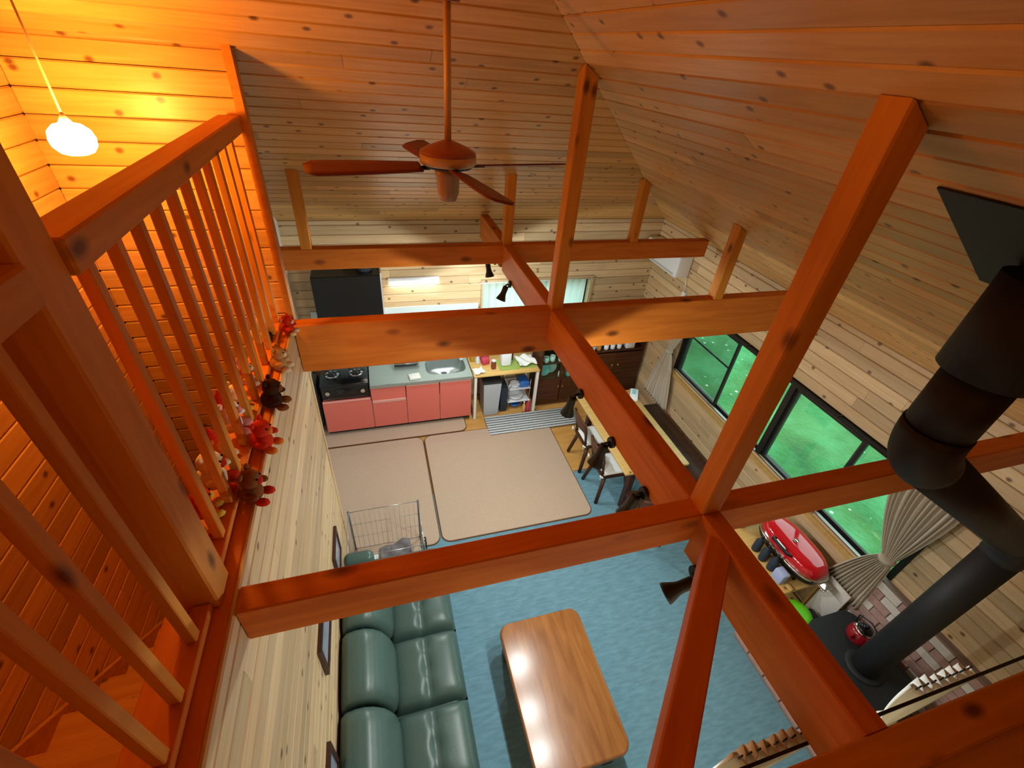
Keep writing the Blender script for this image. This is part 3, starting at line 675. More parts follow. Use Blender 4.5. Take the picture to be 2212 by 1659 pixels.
# fluorescent lamp
tb = thing('kitchen_tube_light', 'lit fluorescent tube light on the kitchen wall', 'lamp', (0.955, D - .001, 1.85))
MB().rbox(-.30, .30, -.05, 0, .018, .06, .006, 1).build('fixture', 'white_plastic', tb)
MB().cyl((-.285, -.035, .0), (.285, -.035, .0), .014, n=12).build('tube', 'tube_glow', tb)
for x in (-.295, .285): MB().box(x, x + .012, -.052, -.015, -.02, .017).build('end_socket', 'white_plastic', tb)
# tap
tp = thing('kitchen_tap', 'slim chrome tap standing behind the sink bowl', 'tap', (1.34, 5.13, .7625))
MB().lathe([(.022, 0), (.02, .03), (.012, .04), (.012, .05)], 14).build('base', 'chrome', tp)
MB().tube([(0, 0, .04), (0, 0, .16), (0, -.03, .19), (0, -.12, .19), (0, -.135, .17)], .009, 10).build('spout', 'chrome', tp)
MB().rbox(-.008, .008, -.01, .05, .05, .06, .003, 1).build('lever', 'chrome', tp)
# things on the worktop
dr = thing('dish_rack', 'small steel dish rack left of the sink', 'rack', (0.78, 5.04, .7625))
fr = MB()
for x in (-.16, .16):
    for y in (-.08, .08): fr.cyl((x, y, 0), (x, y, .07), .005, n=6)
for y in (-.08, .08): fr.tube([(-.16, y, .065), (.16, y, .065)], .005, 6)
for x in (-.16, .16): fr.tube([(x, -.08, .065), (x, .08, .065)], .005, 6)
fr.build('frame', 'chrome', dr); MB().rbox(-.15, .15, -.07, .07, .03, .045, .005, 1).build('tray', 'dark_plastic', dr)
tag(MB().rbox(-.07, .07, -.055, .055, 0, .03, .008, 2).build('dish_sponge_cloth', 'cloth_white', loc=(0.86, 4.735, .7625), rotz=.12), 'folded white cloth on the worktop beside the sink', 'cloth')
def bottle(x, y, z, r, h, mat, capmat, label, cat='bottle', name='bottle', grp=None, neck=.4):
    t = thing(name, label, cat, (x, y, z), 0, grp)
    MB().lathe([(r * .95, 0), (r, .01), (r, h * .62), (r * neck, h * .8), (r * neck, h * .88)], 16).build('body', mat, t)
    MB().lathe([(r * neck * 1.1, h * .8805), (r * neck * 1.1, h), (0, h)], 12).build('cap', capmat, t); return t
bottle(1.10, 5.12, .7625, .022, .15, 'pink_red', 'white_plastic', 'small red dish soap bottle behind the sink')
bottle(1.16, 5.125, .7625, .028, .17, 'green_mat', 'white_plastic', 'green dish soap bottle behind the sink')
bottle(1.51, 5.05, .7625, .03, .13, 'splash_white', 'white_plastic', 'pale bottle at the right corner of the sink')
# utility table
ut = thing('utility_table', 'white legged side table right of the kitchen cabinets', 'table', (2.07, 4.87, 0))
MB().rbox(-.46, .45, -.22, .28, .715, .74, .004, 1).build('tabletop', 'table_yellow', ut)
for x in (-.45, .41):
    for y in (-.21, .24): MB().box(x, x + .035, y, y + .035, 0, .7145).build('leg', 'white_paint', ut)
MB().box(-.41, .41, .245, .265, .62, .7145).build('apron', 'white_paint', ut)
# under the table: bin, shelf with bowls
bn = thing('waste_bin', 'pale grey waste bin with black rim under the white table', 'bin', (1.88, 4.83, 0))
def taper(mb, w0, d0, w1, d1, z0, z1):
    v = [(-w0 / 2, -d0 / 2, z0), (w0 / 2, -d0 / 2, z0), (w0 / 2, d0 / 2, z0), (-w0 / 2, d0 / 2, z0), (-w1 / 2, -d1 / 2, z1), (w1 / 2, -d1 / 2, z1), (w1 / 2, d1 / 2, z1), (-w1 / 2, d1 / 2, z1)]
    return mb.add(v, [(3, 2, 1, 0), (4, 5, 6, 7), (0, 1, 5, 4), (1, 2, 6, 5), (2, 3, 7, 6), (3, 0, 4, 7)])
taper(MB(), .20, .24, .245, .29, 0, .56).build('body', 'grey_plastic', bn); taper(MB(), .25, .295, .255, .30, .5605, .60).build('rim', 'dark_plastic', bn)
tag(taper(MB(), .09, .2, .10, .22, 0, .42).build('dark_box', 'navy', loc=(2.075, 4.86, 0)), 'narrow dark box right of the waste bin', 'box')
sh = thing('wire_shelf', 'small wire shelf under the white table holding bowls', 'shelf', (2.30, 4.90, 0))
s_ = MB()
for x in (-.15, .15):
    for y in (-.13, .13): s_.cyl((x, y, 0), (x, y, .52), .006, n=6)
s_.build('frame', 'chrome', sh)
for z_ in (.14, .36): MB().box(-.16, .16, -.14, .14, z_, z_ + .008).build('shelf_board', 'white_plastic', sh)
def bowl_obj(x, y, z, r, h, mat, label, name='mixing_bowl', grp='bowls on the wire shelf'):
    m_ = MB().lathe([(r * .5, 0), (r * .8, h * .35), (r, h), (r * .96, h), (r * .74, h * .35), (r * .42, .008), (0, .008)], 20)
    return tag(m_.build(name, mat, loc=(x, y, z)), label, 'bowl', grp)
bowl_obj(2.27, 4.87, .001, .10, .08, 'blue_plastic', 'blue bowl standing on the floor under the wire shelf')
bowl_obj(2.27, 4.86, .149, .11, .07, 'white_plastic', 'white bowl on the lower wire shelf')
bowl_obj(2.24, 4.83, .369, .075, .06, 'white_plastic', 'white bowl on the upper wire shelf')
tag(MB().rbox(-.07, .07, -.09, .09, 0, .10, .02, 2).build('blue_basin', 'blue_plastic', loc=(2.375, 4.87, .369)), 'bright blue basin on the upper wire shelf', 'basin')
bottle(2.425, 4.70, 0.0, .03, .22, 'pink_red', 'white_plastic', 'red bottle on the floor beside the table leg')
bottle(2.365, 4.70, 0.0, .025, .18, 'table_yellow', 'white_plastic', 'yellow bottle on the floor beside the table leg')
# on the table
for (x, y, r, h, mt, cp, lb) in ((1.66, 5.02, .03, .14, 'amber', 'white_plastic', 'amber bottle at the left end of the white table'), (1.72, 4.95, .028, .12, 'splash_white', 'white_plastic', 'clear jar with white lid on the white table'), (1.80, 5.05, .035, .20, 'pink_red', 'white_plastic', 'tall red bottle on the white table'), (1.875, 5.06, .03, .18, 'pink_red', 'pink_red', 'red bottle with red cap on the white table'), (1.905, 4.80, .035, .13, 'brown_jar', 'cloth_white', 'brown jar with pale lid on the white table')):
    bottle(x, y, .7405, r, h, mt, cp, lb, neck=.75)
tag(MB().rbox(-.05, .05, -.04, .04, 0, .09, .006, 1).build('red_packet', 'pink_red', loc=(1.82, 4.93, .7405), rotz=.2), 'red packet on the white table', 'packet')
def cloth(x, y, z, sx, sy, h, mat, label, rz=0, seed=1, name='dish_towel'):
    r = random.Random(seed); ph = [r.uniform(0, 6) for _ in range(4)]
    def fn(u, v): return ((u - .5) * sx, (v - .5) * sy, .006 + h * (.5 + .5 * math.sin(5 * u + ph[0]) * math.sin(4 * v + ph[1])) + .3 * h * math.sin(11 * u + 7 * v + ph[2]))
    m_ = MB().grid(fn, 16, 14); lo = min(p[2] for p in m_.v); m_.v = [(a_, b_, c_ - lo + .003) for a_, b_, c_ in m_.v]
    return tag(m_.build(name, mat, loc=(x, y, z), solid=.004, rotz=rz), label, 'cloth')
cloth(1.69, 4.74, .7405, .14, .13, .03, 'cloth_white', 'crumpled white cloth at the left end of the white table', .3, 3)
tag(MB().prism(rounded(-.14, .14, -.13, .13, .03), 0, .006).build('draining_mat', 'green_mat', loc=(2.12, 4.85, .7405)), 'green draining mat under the white canister', 'mat')
tag(MB().prism(rounded(-.12, .12, -.13, .13, .03), 0, .006).build('draining_mat', 'green_mat', loc=(2.385, 4.86, .7405)), 'green draining mat under the white towel', 'mat')
cn = thing('water_canister', 'white water canister with green label on draining mat', 'canister', (2.09, 4.87, .7467)); MB().rbox(-.075, .065, -.07, .07, 0, .24, .025, 3).build('body', 'white_plastic', cn); MB().rbox(.0655, .10, -.02, .02, .06, .20, .01, 2).build('handle', 'dark_plastic', cn)
cloth(2.37, 4.86, .7475, .26, .24, .05, 'cloth_white', 'white dish towel spread on the white table', .1, 8)

# hutch
ht = thing('glass_hutch', 'dark wood hutch with glass doors full of dishes', 'hutch', (2.90, 5.0, 0)); 
hx0, hx1, hy0, hy1 = -.33, .37, -.22, .13
MB().box(hx0, hx0 + .02, hy0 + .02, hy1, .0, 1.22).build('side_panel', 'hutch_wood', ht); MB().box(hx1 - .02, hx1, hy0 + .02, hy1, 0, 1.22).build('side_panel', 'hutch_wood', ht)
MB().box(hx0 + .0205, hx1 - .0205, hy1 - .012, hy1, .0, 1.22).build('back_panel', 'hutch_wood', ht); MB().rbox(hx0 - .015, hx1 + .015, hy0 - .01, hy1, 1.221, 1.25, .004, 1).build('top', 'hutch_wood', ht)
for z_ in (.04, .43, .70, .96): MB().box(hx0 + .0205, hx1 - .0205, hy0 + .03, hy1 - .013, z_, z_ + .015).build('shelf_board', 'hutch_wood', ht)
for i in range(2):
    xa = hx0 + i * .35; xb = xa + .345
    dn = MB().rbox(xa + .003, xb - .003, hy0, hy0 + .018, .02, .425, .004, 1, smooth=False).build('door', 'hutch_wood', ht)
    MB().ball(((xb - .03) if i == 0 else xa + .03, hy0 - .009, .33), .010, 8, 6).build('knob', 'amber', dn)
    fr = MB(); fw = .035
    fr.box(xa + .003, xa + fw, hy0, hy0 + .018, .43, 1.21).box(xb - fw, xb - .003, hy0, hy0 + .018, .43, 1.21).box(xa + fw, xb - fw, hy0, hy0 + .018, .43, .46).box(xa + fw, xb - fw, hy0, hy0 + .018, 1.18, 1.21)
    gd = fr.build('glass_door', 'hutch_wood', ht); MB().box(xa + fw, xb - fw, hy0 + .007, hy0 + .011, .46, 1.18).build('pane', 'window_glass', gd)
def mug(x, y, z, r, h, mat, label, grp, rz=0):
    t = thing('mug', label, 'mug', (x, y, z), rz, grp)
    MB().lathe([(r * .8, 0), (r, .01), (r, h), (r * .92, h), (r * .9, .01), (0, .008)], 16).build('body', mat, t)
    MB().tube([(r * .97, 0, h * .8), (r * 1.5, 0, h * .75), (r * 1.55, 0, h * .4), (r * .97, 0, h * .2)], .005, 6).build('handle', mat, t)
gl = 'dishes inside the glass hutch'
for k, (x, y, z, mt) in enumerate(((2.68, 4.86, .7155, 'splash_white'), (2.78, 4.88, .7155, 'white_plastic'), (2.90, 4.86, .7155, 'white_plastic'), (3.00, 4.87, .7155, 'white_plastic'))):
    mug(x, y, z, .038, .085, mt, ['pale blue cup, leftmost on the upper glass hutch shelf', 'white cup beside the pale blue cup in the hutch', 'white cup, third from the left in the hutch', 'white cup, rightmost on the upper hutch shelf'][k], gl, .8 * k)
bowl_obj(2.94, 4.93, .9755, .09, .06, 'white_plastic', 'white and blue bowl on the top shelf of the hutch', 'serving_bowl', gl)
for k, (x, y) in enumerate(((2.69, 4.88), (2.81, 4.94))):
    pl = MB().lathe([(.03, 0), (.06, .006), (.10, .02), (.098, .023), (.058, .010), (0, .008)], 24); o = pl.build('dinner_plate', ['cyan_print', 'splash_white'][k], loc=(x, y + .06, .4455 + .1)); o.rotation_euler = (math.radians(75), 0, 0)
    tag(o, ['pale blue plate leaning on the lower hutch shelf', 'pale plate leaning beside the blue one in the hutch'][k], 'plate', gl)
mug(2.93, 4.85, .4455, .04, .08, 'white_plastic', 'white mug on the lower hutch shelf', gl, .4); mug(3.05, 4.86, .4455, .04, .09, 'cyan_print', 'pale blue mug on the lower hutch shelf', gl, 1.4)
# sideboard
sb = thing('sideboard', 'dark wood sideboard with open mug shelf in the corner', 'sideboard', (3.72, 5.0, 0)); sx0, sx1 = -.43, .44
MB().box(sx0, sx0 + .02, hy0, hy1, 0, 1.10).build('side_panel', 'hutch_wood', sb); MB().box(sx1 - .02, sx1, hy0, hy1, 0, 1.10).build('side_panel', 'hutch_wood', sb)
MB().box(sx0 + .0205, sx1 - .0205, hy1 - .012, hy1, 0, 1.10).build('back_panel', 'black_metal', sb); MB().rbox(sx0, sx1, hy0 - .01, hy1, 1.101, 1.125, .004, 1).build('top', 'hutch_wood', sb)
MB().box(sx0 + .0205, sx1 - .0205, hy0 + .01, hy1 - .013, .83, .85).build('shelf_board', 'hutch_wood', sb)
for i in range(2):
    xa = sx0 + .02 + i * .416; d_ = MB().rbox(xa + .003, xa + .412, hy0 - .012, hy0 + .006, .04, .82, .004, 1, smooth=False).build('door', 'hutch_wood', sb)
    MB().ball((xa + (.37 if i == 0 else .045), hy0 - .02, .62), .012, 8, 6).build('knob', 'amber', d_)
gm = 'mugs on the sideboard shelf'
for k, x in enumerate((3.36, 3.455, 3.57, 3.67, 3.775)):
    mug(x, 4.85, .8505, .035, .08, ['cloth_white', 'plush_tan', 'white_plastic', 'white_plastic', 'white_plastic'][k], ['cream mug, leftmost on the sideboard shelf', 'tan mug second from left on the sideboard shelf', 'white mug in the middle of the sideboard shelf', 'white mug, fourth on the sideboard shelf', 'white mug beside the white box on the sideboard shelf'][k], gm, .5 * k)
tag(MB().rbox(-.07, .07, -.06, .06, 0, .10, .012, 2).build('white_tin', 'white_plastic', loc=(3.94, 4.87, .8505)), 'white rounded box at the right end of the sideboard shelf', 'box')
rd = thing('radio', 'black radio with a white top strip on the sideboard', 'radio', (3.66, 4.93, 1.1255)); MB().rbox(-.28, .30, -.09, .09, 0, .16, .015, 2).build('body', 'black_gloss', rd); MB().box(-.10, .14, -.07, .0, .1605, .17).build('top_strip', 'white_plastic', rd)
ktl = thing('white_kettle', 'small white kettle on the floor by the corner curtain', 'kettle', (4.02, 4.62, 0)); MB().lathe([(.07, 0), (.075, .02), (.06, .14), (.03, .19), (0, .2)], 16).build('body', 'cloth_white', ktl); MB().tube([(-.05, 0, .17), (-.03, 0, .25), (.03, 0, .25), (.05, 0, .17)], .006, 6).build('handle', 'cloth_white', ktl)

# air conditioner
ac = thing('air_conditioner', 'white air conditioner high on the right wall corner', 'air conditioner', (W - .001, 4.76, 2.09)); MB().rbox(-.20, 0, -.35, .40, .0, .27, .025, 3).build('body', 'white_plastic', ac); MB().box(-.202, -.195, -.30, .35, .03, .05).build('louver', 'grey_plastic', ac)
MB().tube([(-.03, -.34, .01), (-.02, -.36, -.06), (-.012, -.38, -.16)], .006, 6).build('power_cord', 'white_plastic', ac); MB().box(-.03, -.001, -.42, -.36, -.25, -.165).build('plug', 'white_plastic', ac)

# ------------------------------------------------------------------ dining corner
dt = thing('dining_table', 'long light wood dining table below the window', 'table', (3.21, 3.40, 0))
MB().rbox(-.39, .39, -.68, .68, .665, .70, .01, 2).build('tabletop', 'table_yellow', dt)
for x in (-.22, .24):
    for y in (-.57, .53): MB().rbox(x - .035, x + .035, y - .035, y + .035, 0, .6645, .006, 1, smooth=False).build('leg', 'dark_wood', dt)
MB().box(-.26, .28, -.60, .57, .59, .6645).build('apron', 'dark_wood', dt)
bc = thing('window_bench', 'dark wooden bench between dining table and window wall', 'bench', (3.90, 3.35, 0))
MB().rbox(-.16, .16, -.70, .70, .39, .42, .006, 1).build('seat', 'dark_wood', bc)
for x in (-.12, .12):
    for y in (-.6, .6): MB().box(x - .02, x + .02, y - .02, y + .02, 0, .3895).build('leg', 'dark_wood', bc)
pr = thing('paper_packet', 'pale blue and white tissue packet on the table end', 'packet', (3.56, 3.93, .7005), -.55); MB().rbox(-.05, .05, -.11, .11, 0, .05, .012, 2).build('body', 'paper', pr); MB().box(-.03, .02, -.02, .08, .0502, .052).build('print', 'cyan_print', pr)
def chair(x, y, rz, label, cushion=True, mat='dark_wood'):
    t = thing('wooden_chair', label, 'chair', (x, y, 0), rz, 'dark wooden dining chairs')
    MB().prism(rounded(-.19, .19, -.18, .18, .05), .39, .42).build('seat', mat, t)
    for sx in (-1, 1):
        for sy in (-1, 1): MB().cyl((sx * .20, sy * .19, 0), (sx * .13, sy * .13, .3895), .021, .024, n=10).build('leg', mat, t)
    for sy in (-1, 1): MB().tube([(-.165, sy * .13, .415), (-.20, sy * .14, .60), (-.235, sy * .145, .76)], .016, 8).build('back_post', mat, t)
    def br(u, v):
        yy = (u - .5) * .34; return (-.205 - .03 * v - .03 * (1 - (2 * u - 1) ** 2), yy, .62 + .14 * v + .02 * (1 - (2 * u - 1) ** 2) * v)
    MB().grid(br, 10, 3).build('backrest', 'hutch_wood', t, solid=.02)
    if cushion:
        def cf(u, v):
            a_ = abs(2 * u - 1); b_ = abs(2 * v - 1); return ((u - .5) * .33, (v - .5) * .32, .4245 + .025 * (1 - a_ ** 4) * (1 - b_ ** 4))
        MB().grid(cf, 10, 10).build('cushion', 'cloth_white', t, solid=.006)
        for sy in (-1, 1):
            bo = MB(); c = (-.20, sy * .165, .43); bo.ball((c[0] - .012, c[1], c[2]), .018, 8, 6, (.6, 1, .5)); bo.ball((c[0], c[1] + sy * .02, c[2]), .016, 8, 6, (.6, 1, .5)); bo.tube([c, (c[0] - .02, c[1] + sy * .01, c[2] - .04)], .004, 5)
            bo.build('tie_bow', 'cloth_white', t)
chair(2.91, 3.62, 0, 'dark wooden chair with white cushion nearest the striped rug')
chair(2.91, 3.13, 0, 'dark wooden chair with white cushion on the blue carpet')
chair(3.02, 2.50, math.radians(75), 'dark brown chair at the near end of the dining table', False)

# ------------------------------------------------------------------ window curtains
def tied(name, origin, ax, y0t, y1t, zt, yt, zt_tie, y0b, y1b, zb, mat, label, n=11, amp=.028, wt_=.05, rod=True, grp=None):
    """Curtain gathered at the tie: ax='y' hangs along a wall at constant x, ax='x' along constant y."""
    t = thing(name, label, 'curtain', origin, 0, grp); ox, oy, oz = origin
    def fn(u, v):
        z = zt + (zb - zt) * v; tv = (zt - zt_tie) / (zt - zb)
        if v < tv: k = v / tv; k = k ** 1.5; a0 = y0t + (yt - wt_ / 2 - y0t) * k; a1 = y1t + (yt + wt_ / 2 - y1t) * k; am = amp * (1 - .6 * k)
        else: k = ((v - tv) / (1 - tv)) ** .7; a0 = yt - wt_ / 2 + (y0b - yt + wt_ / 2) * k; a1 = yt + wt_ / 2 + (y1b - yt - wt_ / 2) * k; am = amp * (.4 + .6 * k)
        a_ = a0 + (a1 - a0) * u; w_ = am * math.sin(2 * PI * n * u) + .35 * am * math.sin(2 * PI * 2.3 * n * u + 1)
        return (w_ - 0, a_ - oy, z - oz) if ax == 'y' else (a_ - ox, w_, z - oz)
    MB().grid(fn, n * 10, 30).build('cloth', mat, t, solid=.003)
    rr = .5 * wt_ + .012
    c = (0, yt - oy, zt_tie - oz) if ax == 'y' else (yt - ox, 0, zt_tie - oz)
    M = Matrix.Translation(c); MB().lathe([(rr, -.022), (rr + .006, 0), (rr, .022)], 16, M).build('tieback', mat, t)
    hk = MB()
    for i in range(8):
        u = (i + .5) / 8; a_ = y0t + (y1t - y0t) * u
        p = (0, a_ - oy, zt - oz) if ax == 'y' else (a_ - ox, 0, zt - oz)
        hk.tube([(p[0] + (.0), p[1], p[2] - .01), (p[0], p[1], p[2] + .022)], .003, 5)
    hk.build('hooks', 'black_metal', t)['kind'] = 'stuff'; return t
tied('window_curtain', (4.125, 1.15, .45), 'y', .95, 1.40, 1.86, 1.085, 1.20, .98, 1.36, .60, 'curtain', 'beige tied back curtain at the near end of the long window', 12, wt_=.085)
tied('window_curtain', (4.125, 4.25, .35), 'y', 3.98, 4.23, 1.84, 4.22, 1.16, 3.92, 4.46, .36, 'curtain', 'beige tied back curtain at the kitchen end of the long window', 10, wt_=.075)
cr = thing('curtain_rail', 'dark curtain rail above the long side window', 'rail', (4.125, 2.60, 1.890))
MB().cyl((0, -1.72, 0), (0, 1.62, 0), .010, n=10).build('rod', 'alu_dark', cr)
for y in (-1.66, -.6, .55, 1.56): MB().box(.0, W - 4.125 - .001, y - .008, y + .008, -.006, .006).build('bracket', 'alu_dark', cr)
for y in (-1.73, 1.63): MB().ball((0, y, 0), .018, 10, 6).build('finial', 'alu_dark', cr)
tied('door_curtain', (2.40, .20, 1.0), 'x', 2.24, 2.54, 2.41, 2.52, 1.86, 2.36, 2.60, .9, 'curtain_white', 'off white curtain under the loft edge, right of the beam', 7, .022)
tied('door_curtain', (1.55, .20, 1.0), 'x', 1.46, 1.74, 2.41, 1.36, 1.80, 1.25, 1.5, .9, 'curtain_white', 'off white curtain under the loft edge, left of the beam', 7, .022)
nr_ = thing('curtain_rail', 'dark curtain rail under the loft edge', 'rail', (1.95, .17, 2.435)); MB().box(-.85, .95, -.004, .006, -.006, .006).build('track', 'alu_dark', nr_)
for x in (-.8, .9): MB().box(x - .01, x + .01, -.149, -.0085, -.006, .008).build('bracket', 'alu_dark', nr_)

# ------------------------------------------------------------------ sofa
so = thing('leather_sofa', 'dark green leather sofa against the plank wall', 'sofa', (0.44, 1.53, 0))
oy = 1.53; ox = .44
MB().rbox(.03 - ox, .80 - ox, .62 - oy, 2.39 - oy, .06, .28, .03, 3).build('base', 'leather', so)
def pill(cx, cy, z0, lx, ly, h, fn, n=22):
    mb = MB()
    def top(u, v):
        a_ = 2 * u - 1; b_ = 2 * v - 1; e = (1 - abs(a_) ** 6) * (1 - abs(b_) ** 6); k = 1 - .06 * (1 - e)
        return (cx + a_ * lx / 2, cy + b_ * ly / 2, z0 + h * (e ** .35) + fn(a_, b_) * e)
    def bot(u, v): return (cx + (2 * (1 - u) - 1) * lx / 2, cy + (2 * v - 1) * ly / 2, z0)
    mb.grid(top, n, n); mb.grid(bot, 2, 2, False); return mb
for i in range(3):
    c0 = .77 + .505 * i; yc = c0 + .2525 - oy
    def seat(a_, b_): return -.032 * math.exp(-(a_ * 9) ** 2) - .012 * math.exp(-((a_ * 7) ** 2)) * math.cos(9 * b_) + .015 * (1 - a_ * a_)
    s1 = pill(.595 - ox, yc, .25, .53, .50, .15, seat).build('seat_cushion', 'leather', so)
    pp = MB()
    for b_ in (-.35, .35): pp.ball((.595 - ox, yc + b_ * .25, .372), .012, 8, 6)
    pp.build('button', 'piping', s1)
    # back cushion: leaning, plump
    def bk(u, v):
        b_ = 2 * u - 1; t = v
        ang = t * PI * 1.0
        # profile from seat front-bottom up over the top to the wall
        prof = [(.375, .36), (.365, .46), (.335, .56), (.30, .64), (.25, .70), (.19, .735), (.13, .74), (.06, .72), (.025, .66), (.015, .50), (.015, .3)]
        p = t * (len(prof) - 1); k = min(int(p), len(prof) - 2); q = p - k
        x = prof[k][0] + (prof[k + 1][0] - prof[k][0]) * q; z_ = prof[k][1] + (prof[k + 1][1] - prof[k][1]) * q
        e = (1 - abs(b_) ** 5); sq = .80 + .20 * e ** .5
        return (.015 + (x - .015) * sq - ox, yc + b_ * .25, .30 + (z_ - .30) * sq)
    MB().grid(bk, 16, 30).build('back_cushion', 'leather', so, solid=.01)
for (y0, y1) in ((2.285, 2.405), (.60, .765)): 
    MB().rbox(.05 - ox, .80 - ox, y0 - oy, y1 - oy, .06, .60, .07, 5).build('armrest', 'leather', so)
MB().rbox(.03 - ox, .27 - ox, 2.288 - oy, 2.402 - oy, .30, .745, .05, 4).build('back_end', 'leather', so)
for x in (.08, .74):
    for y in (.68, 2.34): MB().cyl((x - ox, y - oy, 0.0), (x - ox, y - oy, .062), .025, n=10).build('foot', 'dark_wood', so)

# coffee table
ct = thing('coffee_table', 'glossy brown wooden coffee table with rounded corners', 'table', (1.53, 1.165, 0))
bm_ = MB().rbox(-.345, .345, -.515, .515, .345, .40, .02, 3)
tp_ = MB(); pl = rounded(-.345, .345, -.515, .515, .085, 8)
rings = [(0.985, .345), (1.0, .355), (1.0, .385), (.985, .397), (.96, .40)]
n = len(pl); vv = []
for s_, z_ in rings: vv += [(x * s_ * 1 if True else x, y * (1 - (1 - s_) * .67), z_) for x, y in pl]
# long local X for the grain: swap axes through the object rotation
tp_.add([(y, -x, z_) for x, y, z_ in vv], [(k * n + i, k * n + (i + 1) % n, (k + 1) * n + (i + 1) % n, (k + 1) * n + i) for k in range(4) for i in range(n)], True)
tp_.add([(y, -x, .345) for x, y in [(p[0] * .985, p[1] * .99) for p in pl]], [tuple(reversed(range(n)))])
tp_.add([(y, -x, .40) for x, y in [(p[0] * .96, p[1] * .9732) for p in pl]], [tuple(range(n))])
o = tp_.build('tabletop', 'coffee_top', ct, rotz=PI / 2)
MB().prism(rounded(-.30, .30, -.46, .46, .06), .24, .3445).build('apron', 'table_side', ct)
for x in (-.26, .26):
    for y in (-.42, .42): MB().rbox(x - .045, x + .045, y - .045, y + .045, 0, .2395, .012, 2).build('leg', 'table_side', ct)

# wire kennel with blanket
kn = thing('wire_kennel', 'silver wire dog kennel beside the sofa', 'kennel', (0.37, 2.668, 0)); kx, ky, kh = .32, .245, .60
f_ = MB()
for x in (-kx, kx):
    for y in (-ky, ky): f_.cyl((x, y, .0), (x, y, kh + .012), .010, n=8)
f_.build('corner_post', 'alu_grey', kn)
def wires(name, a0, a1, b0, b1, fn, n, m_):
    w_ = MB()
    for i in range(n + 1): u = i / n; w_.tube([fn(a0 + (a1 - a0) * u, b0), fn(a0 + (a1 - a0) * u, b1)], .0016 if 0 < i < n else .004, 4)
    for j in range(m_ + 1): v = j / m_; w_.tube([fn(a0, b0 + (b1 - b0) * v), fn(a1, b0 + (b1 - b0) * v)], .0016 if 0 < j < m_ else .004, 4)
    return w_.build(name, 'wire', kn)
wires('back_panel', -kx, kx, .03, kh, lambda a_, b_: (a_, ky, b_), 14, 3); wires('front_panel', -kx, kx, .03, kh, lambda a_, b_: (a_, -ky, b_), 14, 3)
wires('side_panel', -ky, ky, .03, kh, lambda a_, b_: (-kx, a_, b_), 11, 3); wires('side_panel', -ky, ky, .03, kh, lambda a_, b_: (kx, a_, b_), 11, 3)
for z_ in (.33, .38): MB().tube([(kx + .008, -.02, z_), (kx + .03, -.02, z_), (kx + .03, -.12, z_)], .007, 6).build('latch', 'black_metal', kn)
MB().rbox(-kx + .01, kx - .01, -ky + .01, ky - .01, .003, .025, .006, 1).build('tray', 'mat_tan', kn)
cloth(.44, 2.72, .027, .30, .30, .06, 'blanket', 'grey blanket lying inside the wire kennel', .1, 5, 'kennel_blanket')
tag(MB().rbox(-.085, .085, -.15, .15, 0, .025, .006, 1).build('pee_pad', 'paper', loc=(0.175, 2.66, .027)), 'pale blue white pad inside the wire kennel', 'pad')

# picture frames on the sofa wall
def pic(y0, y1, z0, z1, label):
    yc = (y0 + y1) / 2; t = thing('picture_frame', label, 'picture', (0.0015, yc, z0), 0, 'brown framed pictures on the sofa wall'); h = z1 - z0; w_ = (y1 - y0) / 2; b_ = .028
    m_ = MB(); m_.box(0, .022, -w_, -w_ + b_, 0, h).box(0, .022, w_ - b_, w_, 0, h).box(0, .022, -w_ + b_, w_ - b_, 0, b_).box(0, .022, -w_ + b_, w_ - b_, h - b_, h); m_.build('frame', 'frame_brown', t)
    MB().box(.001, .012, -w_ + b_, w_ - b_, b_, h - b_).build('print', 'frame_print', t)
pic(2.13, 2.43, .76, 1.06, 'brown framed picture on the sofa wall beside the kennel')
pic(1.32, 1.68, 1.12, 1.41, 'brown framed picture above the middle of the sofa')
pic(.66, 1.02, .70, 1.02, 'brown framed picture at the bottom edge of the view')

# ------------------------------------------------------------------ stove corner
he = tag(MB().box(3.34, W - .001, .13, 1.26, .0005, .04).build('hearth_base', 'mortar'), 'mortar bed of the brick hearth under the wood stove', 'hearth')
for k in range(6): MB().rbox(3.325, 3.43, .13 + .19 * k, .13 + .19 * k + .182, .041, .085, .006, 1, smooth=False).build('brick', 'brick_pink', he)
for j in range(6):
    for k in range(4):
        x = 3.438 + .19 * k; MB().rbox(x, x + .182, .13 + .19 * j, .13 + .19 * j + .182, .041, .075, .006, 1, smooth=False).build('brick', 'brick_pink', he)
hw = tag(MB().box(W - .055, W - .0005, .135, 1.06, .041, 1.0).build('heat_shield_wall', 'mortar'), 'pink and white brick heat shield on the wall behind the stove', 'brick wall')
rr = random.Random(4)
for j in range(12):
    y = .14 - (.1 if j % 2 else 0)
    while y < 1.05:
        a0 = max(y, .137); a1 = min(y + .195, 1.058)
        if a1 - a0 > .03: MB().rbox(W - .075, W - .056, a0, a1, .05 + .079 * j, .05 + .079 * j + .071, .004, 1, smooth=False).build('brick', 'brick_white' if rr.random() < .4 else 'brick_pink', hw)
        y += .2
ws = thing('wood_stove', 'black cast iron wood stove in the corner', 'stove', (3.80, .66, .0755))
MB().rbox(-.24, .20, -.32, .31, .10, .55, .05, 4).build('firebox', 'cast_iron', ws); MB().prism(rounded(-.265, .215, -.345, .345, .10), .551, .585).build('top_plate', 'cast_iron', ws)
for x in (-.18, .15):
    for y in (-.25, .25): MB().cyl((x, y, 0), (x, y, .102), .022, .03, n=10).build('leg', 'cast_iron', ws)
dd = MB().rbox(-.262, -.241, -.18, .18, .18, .46, .01, 2).build('door', 'cast_iron', ws); MB().cyl((-.30, .13, .32), (-.262, .13, .32), .01, n=8).build('handle', 'chrome', dd)
